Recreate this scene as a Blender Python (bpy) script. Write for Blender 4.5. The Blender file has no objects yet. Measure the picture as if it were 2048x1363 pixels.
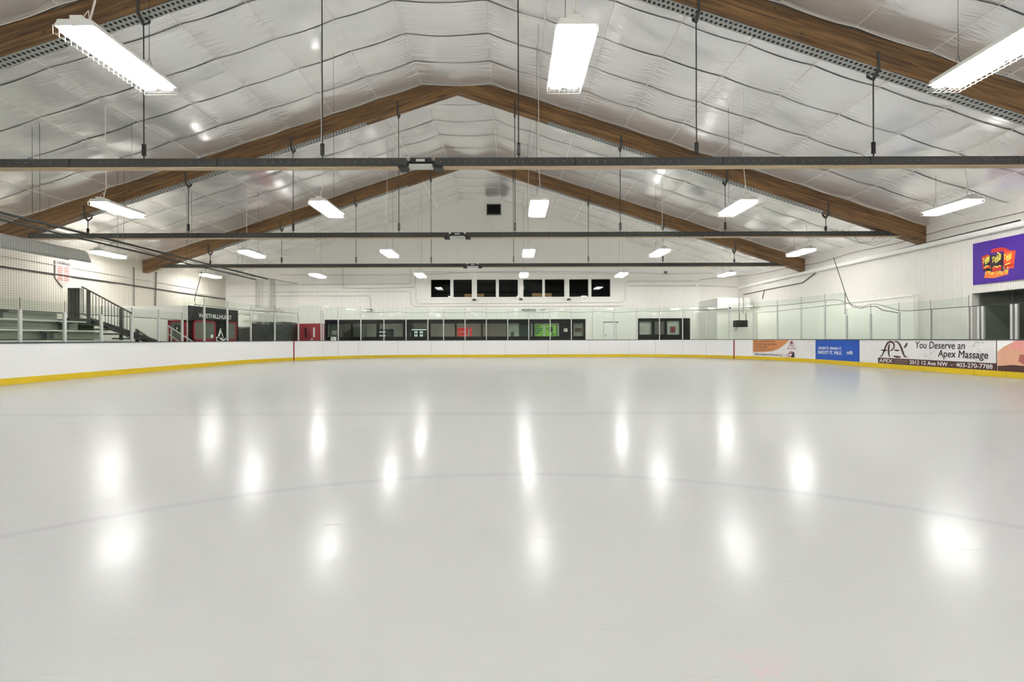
import bpy, bmesh, math, random
from mathutils import Vector, Matrix, noise
random.seed(4)
PI = math.pi
C = bpy.context.scene.collection
SC = bpy.context.scene

# ---------------------------------------------------------------- camera, exposure, world
F, EYE, ROLL = 861.0, 1.08, 0.0030
cd = bpy.data.cameras.new('camera'); cam = bpy.data.objects.new('camera', cd); C.objects.link(cam)
cd.sensor_width = 36; cd.sensor_fit = 'HORIZONTAL'; cd.lens = F / 2048 * 36
cd.shift_x = 4 / 2048; cd.shift_y = -3.5 / 2048
cd.clip_start = .05; cd.clip_end = 200
cam.location = (0, 0, EYE); cam.rotation_euler = (PI / 2, ROLL, 0)
SC.camera = cam
SC.view_settings.view_transform = 'Standard'
SC.view_settings.look = 'None'
SC.view_settings.gamma = 1
SC.view_settings.use_curve_mapping = False
SC.view_settings.exposure = 1.64
W = bpy.data.worlds.new('world'); SC.world = W; W.use_nodes = True
W.node_tree.nodes['Background'].inputs[0].default_value = (.9, .95, 1, 1)
W.node_tree.nodes['Background'].inputs[1].default_value = 0.02
SC.cycles.diffuse_bounces = 7; SC.cycles.glossy_bounces = 4; SC.cycles.max_bounces = 9
LAMP = 24.0          # radiance of the strip-light lenses


def at(px, py, Y):
    """Point of the place seen at photo pixel px,py when it stands at depth Y."""
    dx, dy = px - 1024, py - 681.5
    dx, dy = dx - ROLL * dy, dy + ROLL * dx
    return Vector(((dx + 4) / F * Y, Y, EYE - (dy + 3.5) / F * Y))


# ---------------------------------------------------------------- materials
def srgb(r, g, b):
    f = lambda c: (c / 255 / 12.92) if c / 255 <= .04045 else ((c / 255 + .055) / 1.055) ** 2.4
    return (f(r), f(g), f(b), 1)


def mat(name, col, rough=.5, metal=0, bump=0, bscale=20, var=0, vscale=3, stretch=(1, 1, 1), spec=.5, emit=0):
    m = bpy.data.materials.new(name); m.use_nodes = True
    nt = m.node_tree; N = nt.nodes; L = nt.links; p = N['Principled BSDF']
    p.inputs['Base Color'].default_value = col
    p.inputs['Roughness'].default_value = rough
    p.inputs['Metallic'].default_value = metal
    p.inputs['Specular IOR Level'].default_value = spec
    if emit:
        p.inputs['Emission Color'].default_value = col; p.inputs['Emission Strength'].default_value = emit
    if bump or var:
        tc = N.new('ShaderNodeTexCoord'); mp = N.new('ShaderNodeMapping'); mp.inputs['Scale'].default_value = stretch
        L.new(tc.outputs['Object'], mp.inputs['Vector'])
    if var:
        n = N.new('ShaderNodeTexNoise'); n.inputs['Scale'].default_value = vscale; n.inputs['Detail'].default_value = 6
        L.new(mp.outputs[0], n.inputs['Vector'])
        mx = N.new('ShaderNodeMix'); mx.data_type = 'RGBA'
        mx.inputs['A'].default_value = [c * (1 - var) for c in col[:3]] + [1]
        mx.inputs['B'].default_value = [min(1, c * (1 + var)) for c in col[:3]] + [1]
        L.new(n.outputs['Fac'], mx.inputs['Factor']); L.new(mx.outputs['Result'], p.inputs['Base Color'])
    if bump:
        n = N.new('ShaderNodeTexNoise'); n.inputs['Scale'].default_value = bscale; n.inputs['Detail'].default_value = 4
        L.new(mp.outputs[0], n.inputs['Vector'])
        b = N.new('ShaderNodeBump'); b.inputs['Strength'].default_value = bump; b.inputs['Distance'].default_value = .02
        L.new(n.outputs['Fac'], b.inputs['Height']); L.new(b.outputs[0], p.inputs['Normal'])
    return m


M = {}
M['wall'] = mat('white_wall_paint', srgb(242, 240, 233), .6, var=.02, vscale=.6)
M['white'] = mat('white_paint', srgb(240, 240, 236), .45)
M['board'] = mat('white_board', srgb(226, 226, 226), .35, var=.01, vscale=2)
M['kick'] = mat('yellow_kickplate', srgb(206, 176, 20), .4, var=.08, vscale=5)
M['cap'] = mat('dark_board_cap', srgb(62, 66, 70), .5)
M['red'] = mat('red_paint', srgb(150, 28, 44), .45)
M['seam'] = mat('dark_joint', srgb(60, 60, 58), .8)
M['alu'] = mat('brushed_aluminium', srgb(196, 198, 194), .38, .35, var=.08, vscale=30)
M['steel'] = mat('dark_grey_steel', srgb(66, 66, 64), .5, .2, var=.08, vscale=6)
M['bolt'] = mat('bolt_steel', srgb(112, 112, 108), .35, .6)
M['black'] = mat('black_metal', srgb(34, 34, 33), .55)
M['blackgloss'] = mat('black_panel', srgb(9, 9, 10), .35, spec=.2)
M['rod'] = mat('black_rod', srgb(50, 50, 49), .5)
M['cordw'] = mat('white_cord', srgb(222, 216, 206), .6)
M['cable'] = mat('dark_cable', srgb(52, 50, 48), .6)
M['net'] = mat('black_net_twine', srgb(46, 46, 42), .8)
M['bleach'] = mat('bleacher_aluminium', srgb(205, 208, 196), .4, .15, var=.05, vscale=8)
M['bleachr'] = mat('bleacher_riser', srgb(160, 164, 152), .5, .1, var=.05, vscale=8)
M['bleachd'] = mat('bleacher_dark_steel', srgb(70, 72, 66), .55)
M['pipew'] = mat('white_pipe_paint', srgb(205, 203, 195), .5)
M['card'] = mat('cardboard', srgb(170, 130, 85), .8, var=.1, vscale=5)
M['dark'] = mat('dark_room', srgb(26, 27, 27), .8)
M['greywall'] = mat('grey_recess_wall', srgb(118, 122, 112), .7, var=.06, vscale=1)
M['lobbywall'] = mat('lobby_wall', srgb(172, 170, 158), .7, var=.04, vscale=1)
M['lobbyfloor'] = mat('lobby_floor', srgb(90, 88, 82), .5)
M['tarp'] = mat('black_tarpaulin', srgb(44, 49, 46), .4, bump=.9, bscale=5, stretch=(1.5, 1.5, 1))
M['heater'] = mat('heater_grey_metal', srgb(190, 192, 186), .45, .3)
M['brown'] = mat('brown_print', srgb(74, 46, 38), .5)
M['blue'] = mat('blue_print', srgb(10, 74, 168), .4)
M['orange'] = mat('tan_orange_print', srgb(196, 130, 80), .5)
M['purple'] = mat('purple_print', srgb(62, 6, 142), .4)
M['ink'] = mat('black_ink', srgb(38, 34, 40), .5)
M['maroon'] = mat('maroon_ink', srgb(140, 36, 56), .5)
M['whiteink'] = mat('white_ink', srgb(238, 238, 236), .5)
M['greyink'] = mat('grey_ink', srgb(150, 132, 126), .5)
M['pink'] = mat('skin_pink_print', srgb(222, 150, 140), .5, var=.12, vscale=4)
M['skin'] = mat('skin_tan_print', srgb(212, 160, 132), .5, var=.1, vscale=4)
M['skin2'] = mat('skin_shade_print', srgb(168, 96, 84), .5, var=.1, vscale=4)
M['green'] = mat('lime_green_print', srgb(150, 214, 60), .5, var=.05, vscale=4)
M['dgreen'] = mat('dark_green_print', srgb(62, 120, 74), .5)
M['yel'] = mat('yellow_print', srgb(238, 226, 90), .5)
M['bagred'] = mat('red_bag_print', srgb(190, 30, 24), .5)
M['bagor'] = mat('orange_bag_print', srgb(238, 72, 30), .5)
M['bagdk'] = mat('dark_bag_print', srgb(40, 16, 40), .5)
M['chip'] = mat('chip_orange_print', srgb(240, 120, 50), .6, var=.3, vscale=30)
M['cola'] = mat('red_machine', srgb(200, 24, 34), .35, emit=.25)
M['lit'] = mat('lit_lens', srgb(250, 250, 246), .5, emit=12)
M['screen'] = mat('lit_display', srgb(200, 215, 215), .4, emit=.5)
M['tan'] = mat('tan_leather', srgb(120, 92, 60), .6)
M['bluegrey'] = mat('blue_grey_panel', srgb(98, 102, 120), .5)
M['poster'] = mat('poster_paper', srgb(226, 222, 214), .6)
M['mirrorg'] = mat('grey_window_glass_room', srgb(110, 114, 106), .25)

# strip-light lens
m = bpy.data.materials.new('light_lens'); m.use_nodes = True; M['lens'] = m
p = m.node_tree.nodes['Principled BSDF']; p.inputs['Base Color'].default_value = (1, 1, 1, 1)
p.inputs['Emission Color'].default_value = (1, .995, .98, 1); p.inputs['Emission Strength'].default_value = LAMP




def glass(name, tint, base=.05):
    m = bpy.data.materials.new(name); m.use_nodes = True; nt = m.node_tree; nt.nodes.clear()
    o = nt.nodes.new('ShaderNodeOutputMaterial'); mx = nt.nodes.new('ShaderNodeMixShader')
    t = nt.nodes.new('ShaderNodeBsdfTransparent'); t.inputs[0].default_value = tint
    g = nt.nodes.new('ShaderNodeBsdfGlossy'); g.inputs['Roughness'].default_value = .03
    lw = nt.nodes.new('ShaderNodeLayerWeight'); lw.inputs[0].default_value = .5
    pw = nt.nodes.new('ShaderNodeMath'); pw.operation = 'POWER'; pw.inputs[1].default_value = 5
    nt.links.new(lw.outputs['Facing'], pw.inputs[0])
    fr = nt.nodes.new('ShaderNodeMath'); fr.operation = 'MULTIPLY_ADD'; fr.inputs[1].default_value = .9; fr.inputs[2].default_value = .015
    nt.links.new(pw.outputs[0], fr.inputs[0])
    nt.links.new(fr.outputs[0], mx.inputs[0]); nt.links.new(t.outputs[0], mx.inputs[1]); nt.links.new(g.outputs[0], mx.inputs[2])
    nt.links.new(mx.outputs[0], o.inputs[0])
    return m


M['glass'] = glass('rink_glass', (.935, .965, .94, 1))
M['pane'] = glass('window_glass', (.9, .93, .91, 1))


def ice_material():
    m = bpy.data.materials.new('ice'); m.use_nodes = True; nt = m.node_tree; N = nt.nodes; L = nt.links
    p = N['Principled BSDF']; p.inputs['IOR'].default_value = 1.31; p.inputs['Specular IOR Level'].default_value = .10
    geo = N.new('ShaderNodeNewGeometry'); pos = geo.outputs['Position']
    n1 = N.new('ShaderNodeTexNoise'); n1.inputs['Scale'].default_value = .25; n1.inputs['Detail'].default_value = 5
    L.new(pos, n1.inputs['Vector'])
    r = N.new('ShaderNodeMapRange'); r.inputs[3].default_value = .15; r.inputs[4].default_value = .22
    L.new(n1.outputs['Fac'], r.inputs[0]); L.new(r.outputs[0], p.inputs['Roughness'])
    # paint under the ice: circle, cross line, faint red patches
    sep = N.new('ShaderNodeSeparateXYZ'); L.new(pos, sep.inputs[0])

    def mth(op, a, b=None):
        n = N.new('ShaderNodeMath'); n.operation = op
        for i, v in enumerate((a, b)):
            if v is None: continue
            if isinstance(v, (int, float)): n.inputs[i].default_value = v
            else: L.new(v, n.inputs[i])
        return n.outputs[0]
    X, Y = sep.outputs[0], sep.outputs[1]
    dx = mth('SUBTRACT', X, .1); dy = mth('ADD', Y, 1.0)
    R = mth('SQRT', mth('ADD', mth('MULTIPLY', dx, dx), mth('MULTIPLY', dy, dy)))
    def band(v, c, w, soft):
        d = mth('ABSOLUTE', mth('SUBTRACT', v, c))
        mr = N.new('ShaderNodeMapRange'); mr.inputs[1].default_value = w; mr.inputs[2].default_value = w + soft
        mr.inputs[3].default_value = 1; mr.inputs[4].default_value = 0; L.new(d, mr.inputs[0]); return mr.outputs[0]
    lines = mth('MULTIPLY', mth('ADD', mth('MULTIPLY', band(R, 4.45, .02, .035), 1.0), mth('MULTIPLY', band(Y, 6.25, .08, .10), .9)), .13)
    goal = mth('MULTIPLY', band(Y, 22.3, .03, .03), .06)
    tint = N.new('ShaderNodeMix'); tint.data_type = 'RGBA'
    tint.inputs['A'].default_value = srgb(178, 178, 176); tint.inputs['B'].default_value = srgb(173, 174, 174)
    L.new(n1.outputs['Fac'], tint.inputs['Factor'])
    c1 = N.new('ShaderNodeMix'); c1.data_type = 'RGBA'; c1.inputs['B'].default_value = srgb(120, 122, 140)
    L.new(lines, c1.inputs['Factor']); L.new(tint.outputs['Result'], c1.inputs['A'])
    c2 = N.new('ShaderNodeMix'); c2.data_type = 'RGBA'; c2.inputs['B'].default_value = srgb(200, 60, 60)
    L.new(goal, c2.inputs['Factor']); L.new(c1.outputs['Result'], c2.inputs['A'])
    # red mark under the ice close to the right foreground
    d2x = mth('SUBTRACT', X, .78); d2y = mth('SUBTRACT', Y, 1.31)
    R2 = mth('SQRT', mth('ADD', mth('MULTIPLY', d2x, d2x), mth('MULTIPLY', d2y, d2y)))
    n3 = N.new('ShaderNodeTexNoise'); n3.inputs['Scale'].default_value = 6; L.new(pos, n3.inputs['Vector'])
    mk = mth('MULTIPLY', mth('MULTIPLY', band(R2, 0, .06, .20), mth('GREATER_THAN', n3.outputs['Fac'], .5)), .10)
    c3 = N.new('ShaderNodeMix'); c3.data_type = 'RGBA'; c3.inputs['B'].default_value = srgb(235, 90, 100)
    L.new(mk, c3.inputs['Factor']); L.new(c2.outputs['Result'], c3.inputs['A'])
    L.new(c3.outputs['Result'], p.inputs['Base Color'])
    # scratches and gentle waves
    n2 = N.new('ShaderNodeTexNoise'); n2.inputs['Scale'].default_value = 2.2; n2.inputs['Detail'].default_value = 8
    n2.inputs['Roughness'].default_value = .62; L.new(pos, n2.inputs['Vector'])
    b = N.new('ShaderNodeBump'); b.inputs['Strength'].default_value = .13; b.inputs['Distance'].default_value = .02
    L.new(n2.outputs['Fac'], b.inputs['Height'])
    mp = N.new('ShaderNodeMapping'); mp.inputs['Rotation'].default_value = (0, 0, .6); mp.inputs['Scale'].default_value = (.9, 9, 1)
    L.new(pos, mp.inputs['Vector'])
    v = N.new('ShaderNodeTexNoise'); v.inputs['Scale'].default_value = 3; v.inputs['Detail'].default_value = 3; L.new(mp.outputs[0], v.inputs['Vector'])
    cr = N.new('ShaderNodeValToRGB'); cr.color_ramp.elements[0].position = .69; cr.color_ramp.elements[1].position = .72
    L.new(v.outputs['Fac'], cr.inputs[0])
    b2 = N.new('ShaderNodeBump'); b2.inputs['Strength'].default_value = .25; b2.inputs['Distance'].default_value = .008
    L.new(cr.outputs[0], b2.inputs['Height']); L.new(b.outputs[0], b2.inputs['Normal']); L.new(b2.outputs[0], p.inputs['Normal'])
    return m


def foil_material():
    m = bpy.data.materials.new('foil_insulation'); m.use_nodes = True; nt = m.node_tree; N = nt.nodes; L = nt.links
    p = N['Principled BSDF']
    p.inputs['Base Color'].default_value = (.975, .975, .972, 1); p.inputs['Metallic'].default_value = .62
    geo = N.new('ShaderNodeNewGeometry')
    big = N.new('ShaderNodeTexNoise'); big.inputs['Scale'].default_value = .35; big.inputs['Detail'].default_value = 3
    L.new(geo.outputs['Position'], big.inputs['Vector'])
    rr = N.new('ShaderNodeMapRange'); rr.inputs[1].default_value = .35; rr.inputs[2].default_value = .65
    rr.inputs[3].default_value = .15; rr.inputs[4].default_value = .26
    L.new(big.outputs['Fac'], rr.inputs[0]); L.new(rr.outputs[0], p.inputs['Roughness'])
    at_ = N.new('ShaderNodeAttribute'); at_.attribute_name = 'pucker'
    mp = N.new('ShaderNodeMapping'); mp.inputs['Scale'].default_value = (1.1, 9, 1.1)
    L.new(geo.outputs['Position'], mp.inputs['Vector'])
    w = N.new('ShaderNodeTexNoise'); w.inputs['Scale'].default_value = 1.6; w.inputs['Detail'].default_value = 5; w.inputs['Distortion'].default_value = .5
    L.new(mp.outputs[0], w.inputs['Vector'])
    b = N.new('ShaderNodeBump'); b.inputs['Distance'].default_value = .055
    st = N.new('ShaderNodeMapRange'); st.inputs[3].default_value = .08; st.inputs[4].default_value = .9
    L.new(at_.outputs['Fac'], st.inputs[0])
    ml = N.new('ShaderNodeMath'); ml.operation = 'MULTIPLY'
    r2 = N.new('ShaderNodeMapRange'); r2.inputs[1].default_value = .4; r2.inputs[2].default_value = .6; r2.inputs[3].default_value = .15; r2.inputs[4].default_value = 1
    L.new(big.outputs['Fac'], r2.inputs[0]); L.new(st.outputs[0], ml.inputs[0]); L.new(r2.outputs[0], ml.inputs[1])
    L.new(ml.outputs[0], b.inputs['Strength']); L.new(w.outputs['Fac'], b.inputs['Height']); L.new(b.outputs[0], p.inputs['Normal'])
    return m


def wood_material(name, ang, a, b_):
    m = bpy.data.materials.new(name); m.use_nodes = True; nt = m.node_tree; N = nt.nodes; L = nt.links
    p = N['Principled BSDF']; p.inputs['Roughness'].default_value = .55
    geo = N.new('ShaderNodeNewGeometry')
    rot = N.new('ShaderNodeMapping'); rot.inputs['Rotation'].default_value = (0, ang, 0)
    L.new(geo.outputs['Position'], rot.inputs['Vector'])
    mp = N.new('ShaderNodeMapping'); mp.inputs['Scale'].default_value = (.35, 3, 9); L.new(rot.outputs[0], mp.inputs['Vector'])
    n = N.new('ShaderNodeTexNoise'); n.inputs['Scale'].default_value = 2.2; n.inputs['Detail'].default_value = 7; n.inputs['Distortion'].default_value = .8
    L.new(mp.outputs[0], n.inputs['Vector'])
    cr = N.new('ShaderNodeValToRGB'); cr.color_ramp.elements[0].position = .35; cr.color_ramp.elements[1].position = .68
    cr.color_ramp.elements[0].color = a; cr.color_ramp.elements[1].color = b_
    L.new(n.outputs['Fac'], cr.inputs[0])
    # lamination lines
    sp = N.new('ShaderNodeSeparateXYZ'); L.new(rot.outputs[0], sp.inputs[0])
    q = N.new('ShaderNodeMath'); q.operation = 'MULTIPLY'; q.inputs[1].default_value = 1 / .115; L.new(sp.outputs[2], q.inputs[0])
    fl = N.new('ShaderNodeMath'); fl.operation = 'FLOOR'; L.new(q.outputs[0], fl.inputs[0])
    fr = N.new('ShaderNodeMath'); fr.operation = 'FRACT'; L.new(q.outputs[0], fr.inputs[0])
    lt = N.new('ShaderNodeMath'); lt.operation = 'LESS_THAN'; lt.inputs[1].default_value = .06; L.new(fr.outputs[0], lt.inputs[0])
    wn = N.new('ShaderNodeTexWhiteNoise'); wn.noise_dimensions = '1D'; L.new(fl.outputs[0], wn.inputs['W'])
    mr = N.new('ShaderNodeMapRange'); mr.inputs[3].default_value = .8; mr.inputs[4].default_value = 1.15; L.new(wn.outputs['Value'], mr.inputs[0])
    hs = N.new('ShaderNodeHueSaturation'); L.new(mr.outputs[0], hs.inputs['Value']); L.new(cr.outputs[0], hs.inputs['Color'])
    # knots
    kp = N.new('ShaderNodeMapping'); kp.inputs['Scale'].default_value = (1.0, 1, 3.2); L.new(rot.outputs[0], kp.inputs['Vector'])
    vo = N.new('ShaderNodeTexVoronoi'); vo.inputs['Scale'].default_value = 1.5; L.new(kp.outputs[0], vo.inputs['Vector'])
    k = N.new('ShaderNodeMapRange'); k.inputs[1].default_value = .05; k.inputs[2].default_value = .10; k.inputs[3].default_value = .75; k.inputs[4].default_value = 0
    L.new(vo.outputs['Distance'], k.inputs[0])
    ad = N.new('ShaderNodeMath'); ad.operation = 'MULTIPLY_ADD'; ad.inputs[1].default_value = .35; L.new(lt.outputs[0], ad.inputs[0]); L.new(k.outputs[0], ad.inputs[2])
    mx = N.new('ShaderNodeMix'); mx.data_type = 'RGBA'; mx.inputs['B'].default_value = srgb(40, 24, 14)
    L.new(ad.outputs[0], mx.inputs['Factor']); L.new(hs.outputs[0], mx.inputs['A']); L.new(mx.outputs['Result'], p.inputs['Base Color'])
    return m


def dots_material():
    """perforated plate: uv in metres, two staggered rows of dark holes"""
    m = bpy.data.materials.new('perforated_plate'); m.use_nodes = True; nt = m.node_tree; N = nt.nodes; L = nt.links
    p = N['Principled BSDF']; p.inputs['Roughness'].default_value = .5; p.inputs['Metallic'].default_value = .2
    uv = N.new('ShaderNodeUVMap'); uv.uv_map = 'UVMap'
    sp = N.new('ShaderNodeSeparateXYZ'); L.new(uv.outputs[0], sp.inputs[0])

    def mth(op, a, b=None):
        n = N.new('ShaderNodeMath'); n.operation = op
        for i, v in enumerate((a, b)):
            if v is None: continue
            if isinstance(v, (int, float)): n.inputs[i].default_value = v
            else: L.new(v, n.inputs[i])
        return n.outputs[0]
    u = mth('MULTIPLY', sp.outputs[0], 1 / .105); v = mth('MULTIPLY', sp.outputs[1], 1 / .115)
    row = mth('MULTIPLY', mth('FLOOR', v), .5)
    fu = mth('SUBTRACT', mth('FRACT', mth('ADD', u, row)), .5); fv = mth('SUBTRACT', mth('FRACT', v), .5)
    d = mth('SQRT', mth('ADD', mth('MULTIPLY', fu, fu), mth('MULTIPLY', fv, fv)))
    mx = N.new('ShaderNodeMix'); mx.data_type = 'RGBA'
    mx.inputs['A'].default_value = srgb(168, 170, 166); mx.inputs['B'].default_value = srgb(22, 22, 24)
    L.new(mth('LESS_THAN', d, .30), mx.inputs['Factor']); L.new(mx.outputs['Result'], p.inputs['Base Color'])
    return m


def scuff_material():
    m = mat('scuffed_white_print', srgb(218, 216, 215), .45)
    nt = m.node_tree; N = nt.nodes; L = nt.links; p = N['Principled BSDF']
    g = N.new('ShaderNodeNewGeometry'); v = N.new('ShaderNodeTexVoronoi'); v.inputs['Scale'].default_value = 9
    mp = N.new('ShaderNodeMapping'); mp.inputs['Scale'].default_value = (1, 1, 1.8); L.new(g.outputs['Position'], mp.inputs[0]); L.new(mp.outputs[0], v.inputs['Vector'])
    n = N.new('ShaderNodeTexNoise'); n.inputs['Scale'].default_value = 1.1; L.new(g.outputs['Position'], n.inputs['Vector'])
    t = N.new('ShaderNodeMapRange'); t.inputs[1].default_value = .40; t.inputs[2].default_value = .7; t.inputs[3].default_value = 0; t.inputs[4].default_value = .42
    L.new(n.outputs['Fac'], t.inputs[0])
    lt = N.new('ShaderNodeMath'); lt.operation = 'LESS_THAN'; L.new(v.outputs['Distance'], lt.inputs[0]); L.new(t.outputs[0], lt.inputs[1])
    q = N.new('ShaderNodeMath'); q.operation = 'MULTIPLY'; q.inputs[1].default_value = .32; L.new(lt.outputs[0], q.inputs[0])
    mx = N.new('ShaderNodeMix'); mx.data_type = 'RGBA'; mx.inputs['A'].default_value = srgb(218, 216, 215); mx.inputs['B'].default_value = srgb(70, 64, 66)
    L.new(q.outputs[0], mx.inputs['Factor']); L.new(mx.outputs['Result'], p.inputs['Base Color'])
    return m


def rib_wall_material(name, axis, amp=.5, col=srgb(238, 236, 230)):
    """white painted wall with narrow vertical ribs"""
    m = mat(name, col, .55, var=.02, vscale=.5)
    nt = m.node_tree; N = nt.nodes; L = nt.links; p = N['Principled BSDF']
    g = N.new('ShaderNodeNewGeometry'); sp = N.new('ShaderNodeSeparateXYZ'); L.new(g.outputs['Position'], sp.inputs[0])
    mu = N.new('ShaderNodeMath'); mu.operation = 'MULTIPLY'; mu.inputs[1].default_value = 2 * PI / .3; L.new(sp.outputs[axis], mu.inputs[0])
    s = N.new('ShaderNodeMath'); s.operation = 'SINE'; L.new(mu.outputs[0], s.inputs[0])
    pw = N.new('ShaderNodeMath'); pw.operation = 'MAXIMUM'; pw.inputs[1].default_value = .6; L.new(s.outputs[0], pw.inputs[0])
    b = N.new('ShaderNodeBump'); b.inputs['Strength'].default_value = amp; b.inputs['Distance'].default_value = .03
    L.new(pw.outputs[0], b.inputs['Height']); L.new(b.outputs[0], p.inputs['Normal'])
    return m


M['ice'] = ice_material(); M['foil'] = foil_material(); M['dots'] = dots_material(); M['scuff'] = scuff_material()
SL = math.atan(.328)
M['woodR'] = wood_material('glulam_right', -SL, srgb(84, 59, 36), srgb(145, 108, 66))
M['woodL'] = wood_material('glulam_left', SL, srgb(84, 59, 36), srgb(145, 108, 66))
M['woodT'] = wood_material('pale_timber', 0, srgb(196, 172, 140), srgb(222, 200, 170))
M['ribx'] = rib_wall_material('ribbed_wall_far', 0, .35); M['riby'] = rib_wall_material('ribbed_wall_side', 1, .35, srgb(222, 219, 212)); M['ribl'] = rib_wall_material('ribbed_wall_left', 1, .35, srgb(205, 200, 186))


# ---------------------------------------------------------------- mesh helpers
def world_origin(o):
    v = Vector((0, 0, 0))
    while o is not None:
        v += o.location; o = o.parent
    return v


class MB:
    def __init__(s): s.v = []; s.f = []; s.uv = {}
    def quad(s, a, b, c, d, uv=None):
        n = len(s.v); s.v += [Vector(a), Vector(b), Vector(c), Vector(d)]
        if uv: s.uv[len(s.f)] = uv
        s.f.append((n, n + 1, n + 2, n + 3)); return s
    def box(s, x0, x1, y0, y1, z0, z1):
        return s.hexa([(x, y, z) for z in (z0, z1) for y in (y0, y1) for x in (x0, x1)])
    def hexa(s, p):
        n = len(s.v); s.v += [Vector(q) for q in p]
        s.f += [tuple(n + i for i in q) for q in ((0, 2, 3, 1), (4, 5, 7, 6), (0, 1, 5, 4), (2, 6, 7, 3), (0, 4, 6, 2), (1, 3, 7, 5))]
        return s
    def tube(s, pts, r, n=6, cap=True):
        pts = [Vector(p) for p in pts]; rings = []
        for i, p in enumerate(pts):
            d = (pts[min(i + 1, len(pts) - 1)] - pts[max(i - 1, 0)]).normalized()
            a = d.cross(Vector((0, 0, 1)))
            if a.length < .01: a = d.cross(Vector((0, 1, 0)))
            a.normalize(); b = d.cross(a)
            k = len(s.v); rings.append(k)
            s.v += [p + a * math.cos(2 * PI * j / n) * r + b * math.sin(2 * PI * j / n) * r for j in range(n)]
        for k0, k1 in zip(rings, rings[1:]):
            for j in range(n): s.f.append((k0 + j, k0 + (j + 1) % n, k1 + (j + 1) % n, k1 + j))
        if cap and n > 2:
            s.f.append(tuple(rings[0] + j for j in range(n))[::-1]); s.f.append(tuple(rings[-1] + j for j in range(n)))
        return s
    def prism(s, pts, d):
        """extrude a planar polygon by vector d"""
        n = len(s.v); k = len(pts); pts = [Vector(p) for p in pts]; d = Vector(d)
        s.v += pts + [p + d for p in pts]
        s.f.append(tuple(range(n, n + k))); s.f.append(tuple(range(n + 2 * k - 1, n + k - 1, -1)))
        for j in range(k): s.f.append((n + j, n + k + j, n + k + (j + 1) % k, n + (j + 1) % k))
        return s
    def build(s, name, m, parent=None, smooth=False, keep=False):
        me = bpy.data.meshes.new(name)
        if parent is not None: o0 = world_origin(parent)
        elif keep: o0 = Vector((0, 0, 0))
        else:
            xs = [v.x for v in s.v]; ys = [v.y for v in s.v]
            o0 = Vector(((min(xs) + max(xs)) / 2, (min(ys) + max(ys)) / 2, min(v.z for v in s.v)))
        me.from_pydata([v - o0 for v in s.v], [], s.f)
        if s.uv:
            ul = me.uv_layers.new(name='UVMap')
            for fi, uvs in s.uv.items():
                for li, q in zip(me.polygons[fi].loop_indices, uvs): ul.data[li].uv = q
        bm = bmesh.new(); bm.from_mesh(me); bmesh.ops.recalc_face_normals(bm, faces=bm.faces)
        if smooth:
            for f in bm.faces: f.smooth = True
        bm.to_mesh(me); bm.free()
        me.materials.append(M[m] if isinstance(m, str) else m)
        o = bpy.data.objects.new(name, me); C.objects.link(o)
        if parent is not None: o.parent = parent
        else: o.location = o0
        return o


def thing(name, label, cat, loc, group=None):
    o = bpy.data.objects.new(name, None); o.empty_display_size = .2; C.objects.link(o); o.location = loc
    return tag(o, label, cat, group)


def tag(o, label, cat, group=None):
    o['label'] = label; o['category'] = cat
    if group: o['group'] = group
    return o


def struct(o, label=None):
    o['kind'] = 'structure'
    if label: o['label'] = label
    return o


def copy_tree(o, loc=None):
    r = o.copy(); C.objects.link(r)
    if loc is not None: r.location = loc
    for ch in o.children:
        c = ch.copy(); C.objects.link(c); c.parent = r
        for g in ch.children:
            d = g.copy(); C.objects.link(d); d.parent = c
    return r


ORD = ['', 'first', 'second', 'third', 'fourth', 'fifth', 'sixth', 'seventh', 'eighth', 'ninth', 'tenth', 'eleventh', 'twelfth',
       'thirteenth', 'fourteenth', 'fifteenth', 'sixteenth', 'seventeenth', 'eighteenth', 'nineteenth', 'twentieth']
for t in ('thirtieth', 'fortieth'):
    b = {'thirtieth': 'twenty', 'fortieth': 'thirty'}[t]
    ORD += [b + '-' + ORD[i] for i in range(1, 10)] + [t]


# writing and flat prints: every point goes through a frame map (u right, v up, n out of the face)
def plane_map(O, U, V):
    O, U, V = Vector(O), Vector(U).normalized(), Vector(V).normalized(); N = U.cross(V)
    return lambda u, v, n: O + U * u + V * v + N * n


def text_mb(mb, s, u0, u1, v0, v1, fm, n=.006, bold=0.0, shear=0.0, sub=True):
    cu = bpy.data.curves.new('lettering', 'FONT'); cu.body = s; cu.shear = shear; cu.resolution_u = 3
    ob = bpy.data.objects.new('lettering', cu); C.objects.link(ob)
    me = bpy.data.meshes.new_from_object(ob.evaluated_get(bpy.context.evaluated_depsgraph_get()))
    xs = [v.co.x for v in me.vertices]; ys = [v.co.y for v in me.vertices]
    ax, bx, ay, by = min(xs), max(xs), min(ys), max(ys)
    e = bold * (v1 - v0) * .7
    for c_, (du, dv) in enumerate(((0, 0), (e, 0), (-e, 0), (0, e), (0, -e)) if bold else ((0, 0),)):
        k = len(mb.v)
        mb.v += [fm(u0 + du + (v.co.x - ax) / (bx - ax) * (u1 - u0), v0 + dv + (v.co.y - ay) / (by - ay) * (v1 - v0), n + .0004 * c_) for v in me.vertices]
        mb.f += [tuple(k + i for i in p.vertices) for p in me.polygons]
    bpy.data.objects.remove(ob); bpy.data.curves.remove(cu); bpy.data.meshes.remove(me)
    return mb


def patch(mb, u0, u1, v0, v1, fm, n=.004, nseg=1, th=0.0):
    """a rectangle on the map; bent into nseg pieces"""
    for i in range(nseg):
        a = u0 + (u1 - u0) * i / nseg; b = u0 + (u1 - u0) * (i + 1) / nseg
        mb.quad(fm(a, v0, n), fm(b, v0, n), fm(b, v1, n), fm(a, v1, n))
    return mb


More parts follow.
